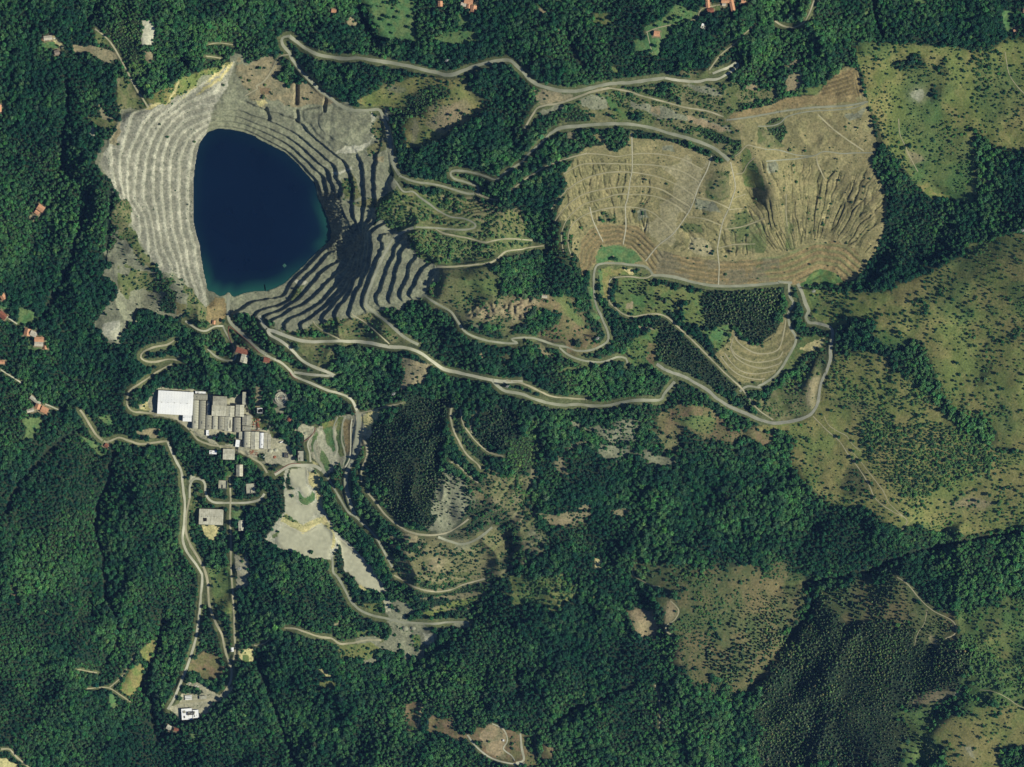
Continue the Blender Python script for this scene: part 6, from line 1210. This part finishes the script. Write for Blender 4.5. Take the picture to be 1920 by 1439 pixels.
        window_row(o, ln, sp, h, max(2, int(ln / 8)))
    elif k == 'flat':
        t = .35
        if 'ruin' in b['cat'] :
            mkobj('wall', *boxes([(-w / 2, w / 2, -d / 2, -d / 2 + t, -2, h), (-w / 2, w / 2, d / 2 - t, d / 2, -2, h * .8), (-w / 2, -w / 2 + t, -d / 2 + t, d / 2 - t, -2, h * .9), (w / 2 - t, w / 2, -d / 2 + t, d / 2 - t, -2, h * .6), (-t / 2, t / 2, -d / 2 + t, d / 2 - t, -2, h * .7)]), mat, o)
            bpart('floor_slab', o, (-w / 2 + t, w / 2 - t, -d / 2 + t, d / 2 - t, -.5, .25), 'conc'); bpart('roof_remnant', o, (-w / 2 + t, -t, 0, d / 2 - t, h * .7, h * .76), mat)
        elif 'canopy' in b['cat']:
            for sx in (-1, 1):
                for sy in (-1, 1): bpart('post', o, (sx * w * .42 - .15, sx * w * .42 + .15, sy * d * .38 - .15, sy * d * .38 + .15, -1, h), 'steel')
            bpart('roof', o, (-w / 2, w / 2, -d / 2, d / 2, h, h + .4), mat)
        else:
            bpart('wall', o, (-w / 2, w / 2, -d / 2, d / 2, -3, h - .3), 'iwall'); ro = bpart('roof', o, (-w / 2 - .1, w / 2 + .1, -d / 2 - .1, d / 2 + .1, h - .3, h), mat)
            mkobj('parapet', *boxes([(-w / 2 - .1, w / 2 + .1, -d / 2 - .1, -d / 2 + .25, h, h + .6), (-w / 2 - .1, w / 2 + .1, d / 2 - .25, d / 2 + .1, h, h + .6), (-w / 2 - .1, -w / 2 + .25, -d / 2 + .25, d / 2 - .25, h, h + .6), (w / 2 - .25, w / 2 + .1, -d / 2 + .25, d / 2 - .25, h, h + .6)]), mat, ro)
            bpart('roof_vent', ro, (w * .1, w * .1 + min(1.4, w * .2), -d * .2, -d * .2 + min(1.4, d * .2), h, h + .9), 'steel')
            if w > 12: bpart('roof_unit', ro, (-w * .35, -w * .12, d * .1, d * .32, h, h + 1.6), 'conc'); bpart('roof_unit', ro, (-w * .3, -w * .2, -d * .35, -d * .15, h, h + 1.2), 'dark')
            window_row(o, w, d, h, max(2, int(w / 5))); bpart('door', o, (-.6, .6, d / 2 - .08, d / 2 + .07, 0, 2.1), 'slate')
    elif k == 'ruin':
        g = random.Random(b['label'])
        for i in range(4):
            for j in range(3): bpart('post', o, (-w / 2 + w * i / 3 - .25, -w / 2 + w * i / 3 + .25, -d / 2 + d * j / 2 - .25, -d / 2 + d * j / 2 + .25, -1, h * g.uniform(.6, 1)), 'rust')
        for j in range(3): bpart('beam', o, (-w / 2, w / 2, -d / 2 + d * j / 2 - .3, -d / 2 + d * j / 2 + .3, h * .55, h * .62), 'rust')
        for i in range(12):
            a, c = g.uniform(-.5, .4) * w, g.uniform(-.5, .4) * d; ww, dd_ = g.uniform(.08, .3) * w, g.uniform(.06, .22) * d; z = g.uniform(.1, .62) * h
            p = bpart('sheet', o, (0, ww, 0, dd_, 0, .15), g.choice(['rust', 'rust', 'rust', 'conc'])); p.location = (a, c, z); p.rotation_euler = (g.uniform(-.25, .25), g.uniform(-.25, .25), g.uniform(-.3, .3))

def ground(px, py): x, y = w2(px, py); return x, y, float(sample(Z, px, py))
# round settling tank
px, py = P('C2 178 180')[0]
o = top('settling_tank', 'round concrete settling tank with conical basin above the works', 'tank', ground(px, py))
def ringmesh(prof, n=40):
    v = [(r * math.cos(2 * math.pi * i / n), r * math.sin(2 * math.pi * i / n), z) for r, z in prof for i in range(n)]
    f = [(j * n + i, j * n + (i + 1) % n, (j + 1) * n + (i + 1) % n, (j + 1) * n + i) for j in range(len(prof) - 1) for i in range(n)]
    return v, f
mkobj('tank_wall', *ringmesh([(14.6, -2), (14.6, 4.0), (13.4, 4.0), (13.2, 2.2)]), 'conc', o)
mkobj('walkway', *ringmesh([(13.2, 2.0), (10.4, 2.0), (10.3, 2.9), (9.8, 2.9), (9.7, 1.6)]), 'conc', o)
mkobj('basin_cone', *ringmesh([(9.7, 1.6), (6, -1.4), (2, -3.0), (.05, -3.2)]), 'conc', o)
bpart('bridge', o, (-13, 13, -.5, .5, 3.95, 4.3), 'steel'); bpart('drive_unit', o, (-1.2, 1.2, -1.2, 1.2, 4.3, 5.6), 'rust')
px, py = P('C2 237 335')[0]
o = top('water_tank', 'small round reddish roofed tank beside the trees above the forecourt', 'tank', ground(px, py))
mkobj('tank_wall', *ringmesh([(4.2, -2), (4.2, 4.0)], 24), 'conc', o); mkobj('roof', *ringmesh([(4.5, 3.9), (4.4, 4.15), (2.0, 5.2), (.05, 5.6)], 24), 'redbrown', o)
# pylons
def pylon(spec, label, rz=0.0, H=32.0):
    px, py = P(spec)[0]; x, y, z = ground(px, py)
    o = top('lattice_pylon', label, 'pylon', (x, y, z), rz, 'transmission pylons')
    def bar(vs, fs, a, c, r):
        a, c = Vector(a), Vector(c); dr = (c - a).normalized(); t = dr.cross(Vector((.31, .83, .46))).normalized() * r; s = dr.cross(t).normalized() * r; k = len(vs)
        for p in (a, c): vs.extend([p + t, p + s, p - t, p - s])
        for i in range(4): fs.append((k + i, k + (i + 1) % 4, k + 4 + (i + 1) % 4, k + 4 + i))
    lev = [0, 7, 13, 18, 22, 26, 29, H]; wd = [3.4 * (1 - q / H) + .45 for q in lev]
    C4 = ((1, 1), (-1, 1), (-1, -1), (1, -1))
    for cx_, cy_ in C4:
        vs, fs = [], []
        for i in range(len(lev) - 1): bar(vs, fs, (cx_ * wd[i], cy_ * wd[i], lev[i] - (1 if i == 0 else 0)), (cx_ * wd[i + 1], cy_ * wd[i + 1], lev[i + 1]), .22)
        mkobj('leg', vs, fs, 'steel', o)
    vs, fs = [], []
    for i in range(len(lev) - 1):
        for q in range(4):
            a, c = C4[q], C4[(q + 1) % 4]
            bar(vs, fs, (a[0] * wd[i], a[1] * wd[i], lev[i]), (c[0] * wd[i + 1], c[1] * wd[i + 1], lev[i + 1]), .12); bar(vs, fs, (c[0] * wd[i], c[1] * wd[i], lev[i]), (a[0] * wd[i + 1], a[1] * wd[i + 1], lev[i + 1]), .12)
    mkobj('lattice', vs, fs, 'steel', o)
    for zz, L_ in ((21.5, 6.5), (25.5, 5.5), (29, 4.5)):
        vs, fs = [], []
        for s in (-1, 1):
            for yy in (-.7, .7): bar(vs, fs, (0, yy, zz), (s * L_, 0, zz + .5), .18)
            bar(vs, fs, (0, 0, zz + 1.8), (s * L_, 0, zz + .5), .18)
        mkobj('crossarm', vs, fs, 'steel', o)
pylon('C2 990 150', 'pylon standing in the dark wood between road and plantation', .5)
pylon('C2 1810 95', 'pylon beside the wide grey road in the centre', .4)
pylon('B4 1900 280', 'pylon on the hillside crest at the right edge', .3)
pylon('B3 615 1055', 'pylon on the grassy knoll beside the curving road', .4)
pylon('C1 1718 1410', 'pylon in the small paved yard right of the straight lane', .2, 26)
pylon('A2 1375 440', 'pylon in the wood just above the top haul road', .4)
pylon('B4 405 715', 'small pylon in the wood edge below the bare dump', .3, 22)
# barriers along the works lanes
def barrier(spec, label):
    l = smoothline(P(spec), 5); t = np.gradient(l, axis=0); t /= np.hypot(t[:, 0], t[:, 1])[:, None]; nr = np.stack([-t[:, 1], t[:, 0]], 1)
    m = l.mean(0); x0, y0, z0 = ground(*m); vs, fs = [], []
    for p, q in zip(l, nr):
        zz = float(sample(Z, p[0], p[1]))
        for s, dz in ((-1, -.6), (-1, 1.3), (1, 1.3), (1, -.6)):
            a = w2(*(p + q * s * .55)); vs.append((a[0] - x0, a[1] - y0, zz - z0 + dz))
    for i in range(len(l) - 1):
        k = 4 * i; fs += [(k + a, k + a + 4, k + a + 5, k + a + 1) for a in range(3)]
    o = top('barrier_wall', label, 'barrier', (x0, y0, z0)); mkobj('parapet', vs, fs, 'barrier', o)
barrier('C2 130 722 240 657 320 652', 'red barrier along the works lane left of the basins')
barrier('C2 345 492 390 458 418 420 425 392', 'red barrier on the curve above the top basin')
barrier('C2 480 308 600 290 718 283', 'red barrier along the top of the terraced basins')
barrier('C2 240 -10 262 25 300 45', 'short red barrier at the fork of the pale roads')
barrier('B1 1650 968 1720 1022 1790 1085 1870 1162', 'red barrier along the quarry entrance road')
barrier('B1 1645 968 1640 1020 1665 1090 1692 1160', 'red barrier beside the lane behind the red roofed hall')
# vehicles
def car(spec, rz, label, name='parked_car', cat='car', L_=4.4, W_=1.8, H_=1.5, cab=True, col='carwhite'):
    px, py = P(spec)[0]; o = top(name, label, cat, ground(px, py), rz)
    def loft(secs):
        v, f = [], []
        for (a0, a1, w_, z) in secs: v += [(a0, -w_, z), (a1, -w_, z), (a1, w_, z), (a0, w_, z)]
        for i in range(len(secs) - 1):
            for q in range(4): f.append((4 * i + q, 4 * i + (q + 1) % 4, 4 * i + 4 + (q + 1) % 4, 4 * i + 4 + q))
        k = 4 * (len(secs) - 1); f += [(k, k + 1, k + 2, k + 3), (3, 2, 1, 0)]; return v, f
    if cab:
        mkobj('body', *loft([(-L_ / 2, L_ / 2, W_ * .46, .3), (-L_ / 2 - .05, L_ / 2 + .05, W_ / 2, .6), (-L_ / 2 + .1, L_ / 2 - .15, W_ * .48, .9)]), col, o)
        mkobj('cabin', *loft([(-L_ * .42, L_ * .22, W_ * .46, .9), (-L_ * .33, L_ * .08, W_ * .38, H_ - .05)]), 'glass', o); mkobj('roof', *loft([(-L_ * .33, L_ * .08, W_ * .385, H_ - .05), (-L_ * .31, L_ * .06, W_ * .36, H_)]), col, o)
    else:
        mkobj('box_body', *loft([(-L_ / 2, L_ / 2, W_ / 2, .9), (-L_ / 2, L_ / 2, W_ / 2, H_ - .1), (-L_ / 2 + .1, L_ / 2 - .1, W_ / 2 - .1, H_)]), col, o); bpart('chassis', o, (-L_ / 2 + .2, L_ / 2 + 1.2, -.4, .4, .6, .88), 'dark')
    for sx in (-1, 1):
        for sy in (-1, 1):
            v = []; r = .34 if cab else .5
            for yy in (-.11, .11): v += [(r * math.cos(i * math.pi / 6), yy, r * math.sin(i * math.pi / 6)) for i in range(12)]
            f = [(i, (i + 1) % 12, 12 + (i + 1) % 12, 12 + i) for i in range(12)] + [tuple(reversed(range(12))), tuple(range(12, 24))]
            wh = mkobj('wheel', v, f, 'tyre', o); wh.location = (sx * L_ * .32, sy * W_ * .45, r)
car('D1 1358 848', 1.2, 'white car at the left of the bottom left car park'); car('D1 1400 860', .2, 'white car nearer the brown field in the bottom left car park', L_=5.0); car('D1 1416 866', .2, 'second white car beside the first near the brown field', L_=4.6)
car('A1 391 278', -.2, 'white van beside the top left clearing house', 'parked_van', 'van', 5.5, 2.0, 2.2)
car('D1 1348 934', .06, 'upper long white trailer in the bottom left yard', 'box_trailer', 'trailer', 16, 2.6, 3.6, False); car('D1 1348 945', .06, 'middle long white trailer in the bottom left yard', 'box_trailer', 'trailer', 16, 2.6, 3.6, False); car('D1 1350 956', .06, 'lower long white trailer in the bottom left yard', 'box_trailer', 'trailer', 16, 2.6, 3.6, False)
car('D1 1475 938', 1.4, 'white van at the end of the grey canopy', 'parked_van', 'van', 5.5, 2.0, 2.2); car('C2 180 497', .4, 'white truck on the works forecourt lane', 'parked_truck', 'truck', 8, 2.6, 3.2, False)
car('C1 1560 460', .3, 'white lorry in the yard below the barrel halls', 'parked_truck', 'truck', 8, 2.6, 3.2, False); car('C1 1890 600', -.5, 'white lorry below the lower factory row', 'parked_truck', 'truck', 7, 2.5, 3.0, False)
car('C2 700 345', 1.4, 'dark car at the top of the grey basin lane', col='dark'); car('C2 705 395', 1.4, 'dark car lower down the grey basin lane', col='dark'); car('D1 1452 560', .4, 'white car beside the works road', L_=4.6)
def heap(spec, r, hh, mat, label):
    px, py = P(spec)[0]; x, y, z = ground(px, py); g = random.Random(label); n = 18; vs, fs = [], []
    o = top('stockpile', label, 'stockpile', (x, y, z))
    for k, (f, zz) in enumerate(((1, -.4), (.78, .38), (.5, .72), (.22, .95))):
        for i in range(n): a = 2 * math.pi * i / n; q = r * f * g.uniform(.82, 1.15); vs.append((q * math.cos(a), q * math.sin(a) * .8, hh * zz * g.uniform(.85, 1.1)))
    for k in range(3):
        for i in range(n): fs.append((k * n + i, k * n + (i + 1) % n, (k + 1) * n + (i + 1) % n, (k + 1) * n + i))
    vs.append((0, 0, hh)); fs += [(3 * n + i, 3 * n + (i + 1) % n, 4 * n) for i in range(n)]
    mkobj('mound', vs, fs, mat, o, smooth=True)
heap('C2 100 560', 7, 3, 'pale', 'pale gravel heap right of the lower factory row'); heap('C2 140 555', 6, 2.5, 'pale', 'second pale gravel heap beside the forecourt lane'); heap('C2 60 590', 5, 2.4, 'gravel', 'grey heap below the narrow white hall'); heap('C2 130 605', 5, 2, 'rust', 'rusty scrap heap left of the dark roofed hut')
heap('C1 1000 235', 7, 2.5, 'path', 'sand heap left of the white hall'); heap('C2 100 385', 4, 2, 'pale', 'white rubble heap beside the rusty plant'); heap('C2 352 430', 5, 2, 'gravel', 'dark grey heap above the top basin'); heap('D2 1070 440', 9, 5, 'gravel', 'grey debris mound in the middle of the debris fan'); heap('D2 1130 440', 7, 4, 'gravel', 'smaller grey debris mound on the debris fan')
# floating platform on the lake
px, py = P('B2 203 530')[0]; x, y = w2(px, py)
o = top('floating_raft', 'small greenish square raft floating near the lower lake shore', 'raft', (x, y, 0), .75)
mkobj('deck', *boxes([(-3.6 + i * 1.45, -3.6 + i * 1.45 + 1.3, -3.6, 3.6, .35, .55) for i in range(5)]), simple('raft_planks', (.03, .10, .085), (.05, .14, .11), .5), o)
for sx in (-1, 1): bpart('float', o, (sx * 2.6 - .6, sx * 2.6 + .6, -3.6, 3.6, -.3, .34), 'dark')

# ------------------------------------------------------------------ blue summer haze between the ground and the survey height
hz, nt, b = nmat('haze_air'); nt.nodes.remove(b)
pv = nt.nodes.new('ShaderNodeVolumePrincipled'); pv.inputs['Color'].default_value = (.22, .44, 1.0, 1); pv.inputs['Density'].default_value = HAZE / CAM_H; pv.inputs['Anisotropy'].default_value = 0.0
nt.links.new(pv.outputs['Volume'], nt.nodes['Material Output'].inputs['Volume'])
ho = mkobj('haze', *boxv(-30000, 30000, -30000, 30000, float(Z.min()) - 25, ZREF + CAM_H + 300), hz, None, 'stuff'); ho['label'] = 'thin blue summer haze'; ho['category'] = 'haze'
